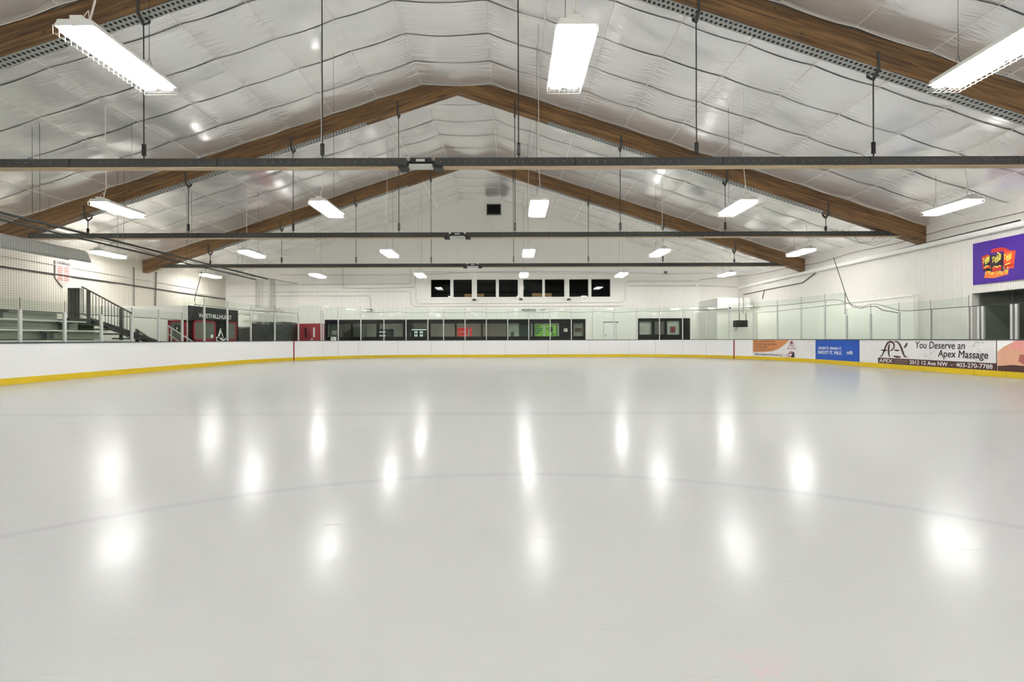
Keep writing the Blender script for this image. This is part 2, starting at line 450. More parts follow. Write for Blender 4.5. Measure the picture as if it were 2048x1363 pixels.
def poly(mb, pts, fm, n=.005):
    k = len(mb.v); mb.v += [fm(u, v, n) for u, v in pts]; mb.f.append(tuple(range(k, k + len(pts)))); return mb


def stroke(mb, pts, w, fm, n=.006):
    """ribbon through 2-d points with widths"""
    k = len(mb.v); P = [Vector((a, b)) for a, b in pts]; m_ = len(P)
    for i, p_ in enumerate(P):
        d = (P[min(i + 1, m_ - 1)] - P[max(i - 1, 0)]).normalized(); q = Vector((-d.y, d.x))
        ww = w * (.35 + .65 * math.sin(PI * (i + .3) / (m_ - .4))) / 2
        a = p_ + q * ww; b = p_ - q * ww
        mb.v += [fm(a.x, a.y, n), fm(b.x, b.y, n)]
    for i in range(m_ - 1): mb.f.append((k + 2 * i, k + 2 * i + 1, k + 2 * i + 3, k + 2 * i + 2))
    return mb


def disc(mb, u, v, ru, rv, fm, n=.006, seg=14):
    return poly(mb, [(u + ru * math.cos(2 * PI * i / seg), v + rv * math.sin(2 * PI * i / seg)) for i in range(seg)], fm, n)


# ---------------------------------------------------------------- dimensions
WL, WR, WF, WB = -18.15, 14.6, 27.5, -16.0        # building faces
XR = -1.84                                        # ridge line
BOT = lambda x: 9.76 - .328 * abs(x - XR)         # underside of the timber frames
BAY = 6.2
FRAMES = [8.87 + BAY * i for i in (-4, -3, -2, -1, 0, 1, 2)]
BL, BR, BF, RAD = -12.2, 13.4, 25.8, 7.0          # board faces, far boards, corner radius
BH = 1.04


def foil_z(x, y):
    d = abs(x - XR)
    if d < 1.23:
        t = (x - XR + 1.23) / 2.46; base = 10.04; sag = .08
    else:
        q = (d - 1.23) / 1.55; t = q % 1; base = 10.44 - .328 * d; sag = .045
    z = base - sag * 4 * t * (1 - t)
    ys = ((y - 8.87) / 1.24) % 1
    z -= .012 * math.sin(PI * ys)
    z += .02 * noise.noise((x * .7, y * .8, 11)) * min(1, 6 * t * (1 - t))
    return z


# ---------------------------------------------------------------- floor and ice
struct(MB().box(WL - .3, WR + 3.5, WB, WF + .3, -.3, -.02).build('floor', 'lobbyfloor', keep=True))
ice = MB()
pts = []
for (cx, cy, a0) in ((BL + RAD, BF - RAD, PI), (BR - RAD, BF - RAD, PI / 2)):
    for i in range(17):
        a = a0 - i / 16 * PI / 2
        pts.append((cx + (RAD + .08) * math.cos(a), cy + (RAD + .08) * math.sin(a), 0))
pts += [(BR + .08, WB + .5, 0), (BL - .08, WB + .5, 0)]
ice.prism([(x, y, -.02) for x, y, _ in pts], (0, 0, .02))
o = ice.build('floor_ice', 'ice', keep=True); struct(o, 'smooth white ice sheet with faint painted circle and line')

# ---------------------------------------------------------------- walls
EAVE = 5.06


def rect_wall(x0, x1, z0, z1, holes):
    xs = sorted(set([x0, x1] + [h[0] for h in holes] + [h[1] for h in holes]))
    zs = sorted(set([z0, z1] + [h[2] for h in holes] + [h[3] for h in holes]))
    out = []
    for i in range(len(xs) - 1):
        for j in range(len(zs) - 1):
            cx, cz = (xs[i] + xs[i + 1]) / 2, (zs[j] + zs[j + 1]) / 2
            if not any(h[0] < cx < h[1] and h[2] < cz < h[3] for h in holes): out.append((xs[i], xs[i + 1], zs[j], zs[j + 1]))
    return out


def fx(px): return (px - 1020) / F * WF           # far-wall x of a photo column


UP = [(861, 902), (906, 945), (953, 993), (997, 1037), (1046, 1086), (1089, 1130), (1138, 1178), (1182, 1222)]
UZ0, UZ1 = EYE + (678 - 594.5) / F * WF, EYE + (678 - 557.5) / F * WF
LB = (fx(650), fx(1171), .72, EYE + 40 / F * WF)                # lobby window band
RB = (fx(1276), fx(1380), .9, EYE + 41 / F * WF)                # window to its right
holes = [(fx(a), fx(b), UZ0, UZ1) for a, b in UP] + [LB, RB]
w = MB()
for a, b, c, d in rect_wall(WL, WR, 0, EAVE, holes): w.box(a, b, WF, WF + .22, c, d)
gab = [(WL, WF, EAVE), (WR, WF, EAVE)] + [(WR, WF, EAVE + .3)] + [(XR, WF, EAVE + .3 + .328 * (WR - XR))] + [(WL, WF, EAVE + .3)]
w.prism(gab, (0, .22, 0))
struct(w.build('wall_far', 'ribx', keep=True))
struct(MB().box(WL - .25, WL, WB, WF + .22, 0, EAVE + .3).build('wall_left', 'ribl', keep=True))
# right wall with the bench recess
RY0, RY1, RZ = 3.0, 13.6, 2.48
w = MB()
w.box(WR, WR + .25, RY1, WF + .22, 0, EAVE + .3).box(WR, WR + .25, WB, RY0, 0, EAVE + .3).box(WR, WR + .25, RY0, RY1, RZ, EAVE + .3)
struct(w.build('wall_right', 'riby', keep=True))
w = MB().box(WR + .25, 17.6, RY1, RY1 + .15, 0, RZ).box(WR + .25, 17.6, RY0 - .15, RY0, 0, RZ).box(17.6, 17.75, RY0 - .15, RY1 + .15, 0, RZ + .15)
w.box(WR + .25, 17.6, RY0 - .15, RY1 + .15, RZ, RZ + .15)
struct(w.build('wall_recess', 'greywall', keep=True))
struct(MB().box(WL - .25, WR + .25, WB - .2, WB, 0, 10.6).build('wall_back', 'wall', keep=True))
# furred-out lower part of the right wall and its ledge
struct(MB().box(WR - .16, WR, 15.4, 25.1, 0, 2.58).build('wall_right_lower', 'wall', keep=True))
struct(MB().box(WR - .20, WR, 15.4, 25.1, 2.58, 2.64).build('trim_1', 'white', keep=True))
struct(MB().tube([(WR - .1, y, 4.30) for y in (2, 27.3)], .09, 8).build('trim_2', 'white', keep=True))

# ---------------------------------------------------------------- foil ceiling
xs = []
k = 0
edges = [XR - 1.23, XR + 1.23]
while edges[0] > WL: edges.insert(0, edges[0] - 1.55)
while edges[-1] < WR: edges.append(edges[-1] + 1.55)
for a, b in zip(edges, edges[1:]):
    for i in range(9): xs.append(a + (b - a) * i / 9)
xs = [x for x in xs if WL + .02 < x < WR - .02]; xs = [WL] + xs + [WR]
ny = int(round((WF - WB) / .124)); ys = [WB + (WF - WB) * i / ny for i in range(ny + 1)]
cv = []; pk = []
for x in xs:
    d = abs(x - XR); t = ((x - XR + 1.23) / 2.46) if d < 1.23 else ((d - 1.23) / 1.55) % 1
    near = max(0, 1 - min(t, 1 - t) / .30)
    for y in ys:
        ss = ((y - 8.87) / 1.24) % 1; ns = max(0, 1 - min(ss, 1 - ss) / .25)
        nz = noise.noise((x * .35, y * .35, 3))
        side = 1.0 if x < XR else .65
        amp = (.004 + .016 * near + .006 * ns) * (1 + 1.2 * nz) * side
        wr = noise.noise((x * .9, y * 6.5, 0)) + .5 * noise.noise((x * 1.6, y * 12, 7))
        z = foil_z(x, y) + amp * wr * (0 if x in (WL, WR) else 1)
        cv.append((x, y, z)); pk.append(min(1, max(near, ns * .5)))
n = len(ys); cf = [(i * n + j, (i + 1) * n + j, (i + 1) * n + j + 1, i * n + j + 1) for i in range(len(xs) - 1) for j in range(n - 1)]
me = bpy.data.meshes.new('ceiling'); me.from_pydata(cv, [], cf)
for p_ in me.polygons: p_.use_smooth = True
at2 = me.attributes.new('pucker', 'FLOAT', 'POINT'); at2.data.foreach_set('value', pk)
me.materials.append(M['foil']); ceil = bpy.data.objects.new('ceiling', me); C.objects.link(ceil)
struct(ceil, 'sagging silver white foil insulation stretched under the roof')
sm = MB()
y = 8.87 - 1.24 * 8
while y < WF - .3:
    if y > -2:
        pth = [(x, y, foil_z(x, y) - .012) for x in [WL + (WR - WL) * i / 190 for i in range(191)]]
        for a, b in zip(pth, pth[1:]):
            q = .011 + .007 * noise.noise((a[0] * .8, y, 5))
            sm.quad((a[0], y - q, a[2]), (b[0], y - q, b[2]), (b[0], y + q, b[2]), (a[0], y + q, a[2]))
    y += 1.24
o = sm.build('seam_tape', 'seam', ceil)
cm = MB()
for e in edges[1:-1]:
    z0 = foil_z(e, 8.87) - .018
    cm.tube([(e, -2, z0), (e, WF, z0)], .008, 4)
cm.build('support_cord', 'cordw', ceil)
for Y in FRAMES[3:]:
    MB().tube([(x, Y - .02, foil_z(x, Y) - .02) for x in [WL + .05 + (WR - WL - .1) * i / 150 for i in range(151)]], .012, 5).build('edge_batten', 'cordw', ceil)
# solid roof deck above the foil
rd = MB()
rd.hexa([(XR, WB, 10.75), (WR + .3, WB, 5.35), (XR, WF + .3, 10.75), (WR + .3, WF + .3, 5.35), (XR, WB, 10.9), (WR + .3, WB, 5.5), (XR, WF + .3, 10.9), (WR + .3, WF + .3, 5.5)])
rd.hexa([(WL - .3, WB, 5.35), (XR, WB, 10.75), (WL - .3, WF + .3, 5.35), (XR, WF + .3, 10.75), (WL - .3, WB, 5.5), (XR, WB, 10.9), (WL - .3, WF + .3, 5.5), (XR, WF + .3, 10.9)])
struct(rd.build('ceiling_deck', 'dark', keep=True))

# ---------------------------------------------------------------- timber frames, ties, hangers
BW = .26
WHERE = ['', '', '', '', 'nearest frame', 'middle frame', 'farthest frame']


def uvquad(mb, x0, x1, Y, off):
    z0, z1 = BOT(x0) - off, BOT(x1) - off; L = math.hypot(x1 - x0, z1 - z0)
    y0, y1 = Y + .01, Y + BW - .01
    mb.quad((x0, y0, z0), (x1, y0, z1), (x1, y1, z1), (x0, y1, z0), [(0, 0), (L, 0), (L, .23), (0, .23)])
    mb.quad((x0, y0, z0 + off), (x1, y0, z1 + off), (x1, y0, z1), (x0, y0, z0))


for i, Y in enumerate(FRAMES):
    if i < 3: continue
    for side in (-1, 1):
        xe = WL + .02 if side < 0 else WR - .02
        q = [(XR, Y, BOT(XR)), (xe, Y, BOT(xe)), (xe, Y, BOT(xe) + .62), (XR + side * 1.23, Y, BOT(XR + side * 1.23) + .60), (XR, Y, 9.94)]
        nm = WHERE[i] if i > 3 else 'frame overhead behind the viewer'
        L_ = 'brown laminated timber rafter sloping down to the %s wall, %s' % ('left' if side < 0 else 'right', nm)
        r = thing('timber_rafter', L_, 'rafter', (xe, Y + BW / 2, BOT(xe)), 'laminated timber rafters')
        MB().prism(q, (0, BW, 0)).build('beam', 'woodL' if side < 0 else 'woodR', r)
        a0 = 3.2
        while a0 < 12.5:
            a1 = min(a0 + 3.3, 12.9)
            pl = MB(); x0, x1 = XR + side * a0, XR + side * (a1 - .015)
            if side < 0: x0, x1 = x1, x0
            uvquad(pl, x0, x1, Y, .014)
            pl.build('perforated_plate', 'dots', r)
            a0 = a1

ZT0, ZT1 = 4.67, 4.835
HX = [-13.05, -9.5, -5.8, -2.07, 2.03, 5.75, 9.45, 13.0]
for i, Y in enumerate(FRAMES):
    if i < 4: continue
    yc = Y + BW / 2; nm = WHERE[i]
    xl = max(WL + .5, -16.9) if i == 5 else WL + .05
    t = thing('steel_tie_beam', 'long dark steel and timber tie beam across the rink, %s' % nm, 'tie beam', (XR, yc, ZT0), 'horizontal tie beams')
    ga, gb = XR - .30, XR + .30
    for a, b in ((xl, ga), (gb, WR - .03)):
        ch = MB().box(a, b, yc - .10, yc - .075, ZT0, ZT1).box(a, b, yc + .075, yc + .10, ZT0, ZT1).box(a, b, yc - .075, yc + .075, ZT1 - .01, ZT1)
        c = ch.build('steel_channel', 'steel', t)
        bo = MB(); x = a + .12
        while x < b - .1:
            zz = (ZT0 + ZT1) / 2
            bo.prism([(x + .016 * math.cos(2 * PI * j / 6), yc - .112, zz + .016 * math.sin(2 * PI * j / 6)) for j in range(6)], (0, .012, 0))
            x += .17
        if i < 6: o = bo.build('bolts', 'bolt', c)
        MB().box(a, b, yc - .075, yc + .075, ZT0 - .02, ZT1 - .02).build('timber_core', 'woodT', t)
        # plates at section joints
        jp = MB()
        x = a + 2.9
        while x < b - 1:
            jp.box(x - .012, x + .012, yc - .106, yc - .10, ZT0, ZT1); x += 3.05
        jp.build('joint_plate', 'black', t)
    cp = MB().box(ga - .12, gb + .12, yc - .05, yc - .02, ZT0 + .05, ZT0 + .12).box(ga - .12, gb + .12, yc + .02, yc + .05, ZT0 + .05, ZT0 + .12)
    cp.box(ga + .08, gb - .08, yc - .10, yc + .10, ZT1 - .10, ZT1 + .0).box(ga - .16, ga + .02, yc - .12, yc + .12, ZT0 - .05, ZT0 + .02).box(gb - .02, gb + .16, yc - .12, yc + .12, ZT0 - .05, ZT0 + .02)
    cp.build('coupler', 'black', t)
    MB().box(ga + .06, gb - .06, yc - .09, yc + .09, ZT0 - .01, ZT0 + .045).box(XR - .09, XR + .09, yc - .115, yc - .10, ZT1 - .08, ZT1 - .03).build('coupler_block', 'alu', t)
    for j, hx in enumerate(HX):
        x = XR + hx
        if i == 4 and (j in (0, 7)): continue
        if x < WL + 1: continue
        zb = BOT(x); zt = ZT1
        h = thing('hanger_rod', 'black hanger rod above the tie beam of the %s, %s from the left' % (nm, ORD[j + 1 if i > 4 else j]),
                  'hanger rod', (x, yc, zt), 'tie beam hanger rods')
        MB().tube([(x, yc, zt - .01), (x, yc, zb - .1)], .013, 6).build('rod', 'rod', h)
        tk = zt + .12 + (.0 if zb - zt > 1.2 else -.06); n_ = .20 if zb - zt > .9 else .12
        MB().box(x - .036, x - .022, yc - .015, yc + .015, tk, tk + n_).box(x + .022, x + .036, yc - .015, yc + .015, tk, tk + n_) \
            .box(x - .036, x + .036, yc - .018, yc + .018, tk - .02, tk).box(x - .036, x + .036, yc - .018, yc + .018, tk + n_, tk + n_ + .02).build('turnbuckle', 'black', h)
        sp = MB()
        for yy in (Y - .012, Y + BW + .002):
            sp.box(x - .03, x + .03, yy, yy + .010, zb - .03, min(zb + .32, foil_z(x, Y) - .04))
        sp.hexa([(x - .03, Y - .012, zb - .06), (x + .03, Y - .012, zb - .06), (x - .03, yc, zb - .20), (x + .03, yc, zb - .20),
                 (x - .03, Y - .012, zb - .02), (x + .03, Y - .012, zb - .02), (x - .03, yc, zb - .16), (x + .03, yc, zb - .16)])
        sp.hexa([(x - .03, yc, zb - .20), (x + .03, yc, zb - .20), (x - .03, Y + BW + .012, zb - .06), (x + .03, Y + BW + .012, zb - .06),
                 (x - .03, yc, zb - .16), (x + .03, yc, zb - .16), (x - .03, Y + BW + .012, zb - .02), (x + .03, Y + BW + .012, zb - .02)])
        sp.build('strap', 'steel', h)

# ---------------------------------------------------------------- strip lights
COLX = [-16.9, -10.85, -5.05, .79, 6.3, 12.25]
ROWY = [5.62, 11.95, 18.15, 24.35, -.6, -6.8, -13.0]
ZL = 4.74


def fixture(x, y, lab):
    t = thing('strip_light', lab, 'light', (x, y, ZL), 'hanging strip lights')
    L2, W2 = .625, .232
    hs = MB()
    hs.hexa([(x - W2, y - L2, ZL), (x + W2, y - L2, ZL), (x - W2, y + L2, ZL), (x + W2, y + L2, ZL),
             (x - W2 + .04, y - L2, ZL + .07), (x + W2 - .04, y - L2, ZL + .07), (x - W2 + .04, y + L2, ZL + .07), (x + W2 - .04, y + L2, ZL + .07)])
    hs.box(x - W2, x - W2 + .012, y - L2, y + L2, ZL - .008, ZL).box(x + W2 - .012, x + W2, y - L2, y + L2, ZL - .008, ZL)
    hs.box(x - W2, x + W2, y - L2, y - L2 + .012, ZL - .008, ZL).box(x - W2, x + W2, y + L2 - .012, y + L2, ZL - .008, ZL)
    hs.box(x - .02, x + .02, y - L2, y + L2, ZL - .012, ZL)
    hs.build('housing', 'white', t)
    for sx in (-1, 1):
        for sy in (-1, 1):
            xa, xb = sorted((x + sx * .045, x + sx * .195)); ya, yb = sorted((y + sy * .03, y + sy * .59))
            MB().box(xa, xb, ya, yb, ZL - .058, ZL - .002).build('lens', 'lens', t)
    g = MB()
    for i in range(7): xx = x - .215 + .43 * i / 6; g.tube([(xx, y - L2, ZL - .10), (xx, y + L2, ZL - .10)], .0022, 3)
    for i in range(19):
        yy = y - L2 + 2 * L2 * i / 18
        g.tube([(x - W2 - .012, yy, ZL + .01), (x - W2 - .008, yy, ZL - .10), (x + W2 + .008, yy, ZL - .10), (x + W2 + .012, yy, ZL + .01)], .0022, 3)
    g.build('wire_guard', 'pipew', t)
    MB().box(x - .07, x + .07, y - L2 + .02, y - L2 + .30, ZL + .07, ZL + .13).build('driver_box', 'white', t)
    return t


def cords(t, x, y):
    z1 = foil_z(x, y) - .02
    c = MB().tube([(x, y - .45, ZL + .13), (x + .03, y - .4, ZL + .45), (x, y - .38, ZL + .9), (x - .01, y - .38, z1)], .011, 5)
    c.tube([(x - .06, y - .5, ZL + .13), (x, y - .45, ZL + .30)], .005, 4).tube([(x + .06, y - .5, ZL + .13), (x, y - .45, ZL + .30)], .005, 4)
    c.build('power_cord', 'cordw', t)
    w_ = MB().tube([(x, y + .42, ZL + .30), (x, y + .42, z1)], .004, 4).tube([(x - .08, y + .42, ZL + .07), (x, y + .42, ZL + .30), (x + .08, y + .42, ZL + .07)], .004, 4)
    w_.build('hanging_wire', 'rod', t)


rown = ['nearest row', 'second row from the front', 'third row from the front', 'farthest row by the end wall', 'row overhead behind the viewer', 'second row behind the viewer', 'last row behind the viewer']
coln = ['against the left wall', 'second from the left wall', 'left of the middle', 'just right of the ridge', 'second from the right wall', 'nearest the right wall']
first = fixture(COLX[0], ROWY[0], '')
for r_, yy in enumerate(ROWY):
    for c_, xx in enumerate(COLX):
        lab = 'white wire-guarded strip light, lit, %s, %s' % (rown[r_], coln[c_])
        if r_ == 0 and c_ == 0: t = first
        else: t = copy_tree(first, (xx, yy, ZL))
        if r_ == 0 and c_ == 0: todo = []
        t['label'] = lab; todo.append((t, xx, yy))
for t, xx, yy in todo: cords(t, xx, yy)

# ---------------------------------------------------------------- board path
P0 = -2.0
SEG1 = BF - RAD - P0; ARC = RAD * PI / 2; SEG3 = BR - BL - 2 * RAD


def path(s, n=0.0):
    """point (x,y) on the board face; n metres towards the ice"""
    if s < SEG1: return Vector((BL + n, P0 + s, 0))
    s -= SEG1
    if s < ARC:
        a = PI - s / RAD; return Vector((BL + RAD + (RAD - n) * math.cos(a), BF - RAD + (RAD - n) * math.sin(a), 0))
    s -= ARC
    if s < SEG3: return Vector((BL + RAD + s, BF - n, 0))
    s -= SEG3
    if s < ARC:
        a = PI / 2 - s / RAD; return Vector((BR - RAD + (RAD - n) * math.cos(a), BF - RAD + (RAD - n) * math.sin(a), 0))
    s -= ARC
    return Vector((BR - n, BF - RAD - s, 0))


STOT = SEG1 * 2 + ARC * 2 + SEG3


def s_at(px):
    a, b = 3.5, STOT - 3.5
    for _ in range(50):
        m_ = (a + b) / 2; q = path(m_)
        if 1020 + F * q.x / q.y < px: a = m_
        else: b = m_
    return a


def curve_box(mb, s0, s1, n0, n1, z0, z1):
    straight = (s1 < SEG1) or (SEG1 + ARC < s0 and s1 < SEG1 + ARC + SEG3) or s0 > SEG1 + 2 * ARC + SEG3
    k = 1 if straight else max(2, int((s1 - s0) / .3) + 1)
    base = len(mb.v)
    for i in range(k + 1):
        s = s0 + (s1 - s0) * i / k
        for (n_, z) in ((n0, z0), (n1, z0), (n1, z1), (n0, z1)):
            q = path(s, n_); mb.v.append(Vector((q.x, q.y, z)))
    for i in range(k):
        a = base + 4 * i; b = a + 4
        for j in range(4): mb.f.append((a + j, a + (j + 1) % 4, b + (j + 1) % 4, b + j))
    mb.f.append((base, base + 1, base + 2, base + 3)); e = base + 4 * k; mb.f.append((e + 3, e + 2, e + 1, e))
    return mb


def board_map(s0):
    return lambda u, v, n: path(s0 + u, n) + Vector((0, 0, v))


cuts = [s_at(p_) for p_ in (644, 677, 716, 796, 862, 927, 1011, 1096, 1179, 1258, 1311, 1365, 1412, 1505, 1567, 1630.5, 1719, 1849, 1948, 2013)]
s = cuts[0]
left = []
while s - 2.44 > .4: s -= 2.44; left.append(s)
allc = [.02] + left[::-1] + cuts
s = cuts[-1]
while s + 2.44 < STOT - .2: s += 2.44; allc.append(s)
gates = {(644, 677), (1365, 1412), (1948, 2013)}
nl = len(left)
st1, st2 = s_at(587.5), s_at(1468)
for i, (a, b) in enumerate(zip(allc, allc[1:])):
    g = .010
    mid = (a + b) / 2
    if i <= nl: lab = 'plain white left side rink board, %s counted from the viewer to the corner' % ORD[i + 1]
    elif i - nl - 1 < 13: lab = 'white rink board on the far end, %s counted rightwards from the left gate' % ORD[i - nl]
    else: lab = 'rink board under the right side adverts, %s counted from the far corner' % ORD[i - nl - 13]
    q = path(mid)
    t = thing('rink_board', lab, 'rink board', (q.x, q.y, 0), 'rink board panels')
    visible = i > nl
    e = g / 2 if visible else 0.0
    curve_box(MB(), a + e, b - e, 0, -.09, .0, BH - .03).build('board_panel', 'board', t)
    curve_box(MB(), a + e, b - e, .014, 0, .005, .17).build('kick_strip', 'kick', t)
    curve_box(MB(), a, b, .012, -.12, BH - .03, BH).build('cap_rail', 'cap', t)
    if visible: curve_box(MB(), b - e, b + e, -.02, -.09, 0, BH - .03).build('joint', 'seam', t)
    for st in (st1, st2):
        if a < st < b: curve_box(MB(), st - .03, st + .03, .018, 0, .0, BH - .03).build('goal_line_stripe', 'red', t)

# ---------------------------------------------------------------- glass and posts
posts = [-60, 44, 133, 206, 267, 320, 367, 411, 457, 503.5, 551, 598, 643, 677, 722, 768, 812, 855.6, 887, 930, 972.7, 1015.5, 1057.7, 1100.5, 1143, 1185.5, 1229,
         1273.8, 1319, 1365, 1413, 1457.6, 1505.5, 1553.5, 1600.5, 1647.5, 1691, 1739, 1795, 1858, 1934, 1955, 2021, 2110]
PS = [s_at(p_) for p_ in posts]
HL, HT = EYE + .78, EYE + 1.42      # left low / tall post heights


def heights(px):
    if px < 380: return EYE + .77, EYE + 1.03
    if px < 600: return EYE + 1.40, EYE + 1.66
    if px < 1480: return EYE + 1.60, EYE + 1.84
    if px < 1670: return EYE + 1.60, EYE + 1.86
    return EYE + .90, EYE + 1.20


for i, (px, s) in enumerate(zip(posts, PS)):
    q = path(s, -.05); hp, hg = heights(px)
    wv = .028 if px < 380 or px > 1700 else .024
    d = (path(s + .01) - path(s - .01)).normalized(); nrm = (path(s, 1) - path(s, 0)).normalized()
    mb = MB()
    c = q; z0 = BH
    p8 = []
    for z in (z0, hp):
        for (u, v) in ((-1, -1), (1, -1), (-1, 1), (1, 1)):
            w_ = c + d * wv * u + nrm * .03 * v; p8.append((w_.x, w_.y, z))
    mb.hexa(p8)
    place = 'left side' if px < 600 else ('far end' if px < 1480 else 'right side')
    k = [n for n, p_ in enumerate(posts) if (p_ < 600) == (px < 600) and (p_ > 1480) == (px > 1480)].index(i) + 1
    if px < 380 or px > 1700 or 600 < px < 1480 or True:
        t = thing('glass_post', 'grey aluminium glass post on the %s boards, %s from the left there' % (place, ORD[k]), 'post', (c.x, c.y, BH), 'rink glass posts')
        mb.build('post', 'alu', t)
        if hg > hp + .05: MB().tube([(c.x, c.y, hp), (c.x, c.y, hg + (.05 if i % 3 else 0))], .007, 5).build('edge_strip', 'black', t)
    if px in (643, 1955, 2021):
        c2 = path(s + .11, -.05); p8 = [(v[0] + c2.x - c.x, v[1] + c2.y - c.y, v[2]) for v in p8]
        MB().hexa(p8).build('gate_post', 'alu', t)
for i, (a, b) in enumerate(zip(PS, PS[1:])):
    px = (posts[i] + posts[i + 1]) / 2; _, hg = heights(px)
    A, B = path(a + (.15 if posts[i] in (643, 1955, 2021) else .03), -.05), path(b - .03, -.05)
    if (posts[i] < 1950 < posts[i + 1]): continue
    N_ = (path((a + b) / 2, 1) - path((a + b) / 2, 0)).normalized() * .006
    mb = MB().hexa([(A + N_ * -1).to_tuple()[:2] + (BH,), (B - N_).to_tuple()[:2] + (BH,), (A + N_).to_tuple()[:2] + (BH,), (B + N_).to_tuple()[:2] + (BH,),
                    (A - N_).to_tuple()[:2] + (hg,), (B - N_).to_tuple()[:2] + (hg,), (A + N_).to_tuple()[:2] + (hg,), (B + N_).to_tuple()[:2] + (hg,)])
    o = mb.build('rink_glass', 'glass')
    place = 'left side' if px < 600 else ('far end' if px < 1480 else 'right side')
    k = [n for n in range(len(posts) - 1) if ((posts[n] + posts[n + 1]) / 2 < 600) == (px < 600) and ((posts[n] + posts[n + 1]) / 2 > 1480) == (px > 1480)].index(i) + 1
    tag(o, 'clear glass sheet on the %s boards, %s from the left there' % (place, ORD[k]), 'glass pane', 'rink glass panes')


# ---------------------------------------------------------------- netting
def net(name, s0, s1, off, zb, zt, label, cell=.058, r=.0013, sagf=None):
    mb = MB(); n_ = int((s1 - s0) / cell)
    for i in range(n_ + 1):
        s = s0 + (s1 - s0) * i / n_; q = path(s, off); lo = zb(s)
        mb.tube([(q.x, q.y, lo), (q.x, q.y, zt)], r, 3, False)
    z = max(zb(s0), zb(s1)); z = min(zb(s0 + (s1 - s0) * i / 20) for i in range(21))
    while z < zt:
        pl = []
        for i in range(int((s1 - s0) / .35) + 1):
            s = min(s1, s0 + .35 * i)
            if z >= zb(s) - .001: q = path(s, off); pl.append((q.x, q.y, z))
            else:
                if len(pl) > 1: mb.tube(pl, r, 3, False)
                pl = []
        if len(pl) > 1: mb.tube(pl, r, 3, False)
        z += cell
    t = thing(name, label, 'safety net', (path((s0 + s1) / 2, off).x, path((s0 + s1) / 2, off).y, zb((s0 + s1) / 2)))
    o = mb.build('mesh', 'net', t)
    rp = []
    for top in (True, False):
        pl = []
        for i in range(int((s1 - s0) / .3) + 1):
            s = s0 + .3 * i; q = path(s, off); zz = zt if top else zb(s) - .01
            if top: zz += .03 * math.sin(s * 1.7)
            pl.append((q.x, q.y, zz))
        MB().tube(pl, .010, 5).build('edge_rope', 'cable', t)
    return t


net('safety_net', 5.0, s_at(598), -.10, lambda s: heights(500 if s > s_at(389) else 100)[0], EYE + 3.0, 'black safety net hanging above the glass in front of the left wall', r=.0018)


def zbr(s):
    q = path(s); px = 1020 + F * q.x / q.y
    if px < 1480: return EYE + 1.62
    if px < 1668: return EYE + 1.62
    if px < 1700: return EYE + 1.62 - .3 * (px - 1668) / 32
    if px < 1740: return EYE + 1.32 - .10 * math.sin((px - 1700) / 40 * PI)
    if px < 1800: return EYE + 1.32 - .4 * (px - 1740) / 60
    return EYE + .93


net('safety_net', s_at(1400), STOT - 6.0, -.10, zbr, EYE + 3.33, 'fine safety net strung above the glass in front of the right wall', r=.0009)
cb = MB()
for (k0, k1) in ((722, 1457),):
    pl = []
    s0, s1 = s_at(k0), s_at(k1); n_ = 80
    for i in range(n_ + 1):
        s = s0 + (s1 - s0) * i / n_; q = path(s, -.05); q = path(s, .0); pl.append((q.x, q.y, EYE + 1.63 + .05 * math.sin(s * 1.3) ** 2 - .04))
    cb.tube(pl, .008, 5)
tag(cb.build('glass_cable', 'cable'), 'thin dark cable sagging along the top of the far end glass', 'cable')
c = MB().tube([at(1667, 515, 17.2), at(1672, 530, 17.2), at(1683, 562, 17.2), at(1690, 585, 17.2), at(1690, 628, 17.2)], .013, 5)
c.tube([at(1690, 585, 17.2), at(1697, 602, 16.9), at(1705, 613, 16.7), at(1722, 616, 16.3), at(1740, 612, 15.9), at(1752, 612, 15.6), at(1765, 620, 15.3), at(1795, 625, 14.75)], .013, 5)
tag(c.build('hanging_rope', 'cable'), 'loose dark rope hanging from the right net down to the glass', 'rope')

# ---------------------------------------------------------------- adverts on the right boards
def advert(name, label, px0, px1, m_, u_seg=None, v0=.172, v1=BH - .032):
    s0, s1 = s_at(px0), s_at(px1); q = path((s0 + s1) / 2)
    t = thing(name, label, 'advert', (q.x, q.y, v0), 'printed adverts on the right boards')
    fm = board_map(s0); L = s1 - s0
    patch(MB(), 0, L, v0, v1, fm, .0025, max(2, int(L / .3))).build('backing', m_, t)
    return t, fm, L


# tan and white advert: layout fractions of its width/height
t, fm, L = advert('board_advert', 'tan and white sports bank advert on the curved corner of the right boards', 1506, 1630, 'scuff')
fm0 = fm; fm = lambda u, v, n: fm0(u, v, n + .006)
H0, HH = .172, BH - .032 - .172
V = lambda f: H0 + HH * f
ob = MB()
cur = [(0, .0), (.01, 1.0)]
top = [(0.0, 1.0), (.57, 1.0), (.53, .84), (.46, .64), (.38, .44), (.30, .35), (.20, .29), (.08, .26), (0, .25)]
tp = [(u * L, V(v)) for u, v in top]
edge = tp[1:]
def vlow(u):
    for (ua, va), (ub, vb) in zip(edge[1:], edge):
        if ua <= u <= ub: return va + (vb - va) * (u - ua) / max(1e-6, ub - ua)
    return edge[0][1]
for j in range(36):
    ua, ub = edge[0][0] * j / 36, edge[0][0] * (j + 1) / 36
    ob.quad(fm(ua, vlow(ua), .004), fm(ub, vlow(ub), .004), fm(ub, V(1), .004), fm(ua, V(1), .004))
ob.build('tan_field', 'orange', t)
tx = MB()
text_mb(tx, 'GET YOUR SPORTS GEAR', .02 * L, .34 * L, V(.86), V(.95), fm, .006, .02)
text_mb(tx, 'SANITIZED AND GIVE BACK', .02 * L, .37 * L, V(.70), V(.79), fm, .006, .02)
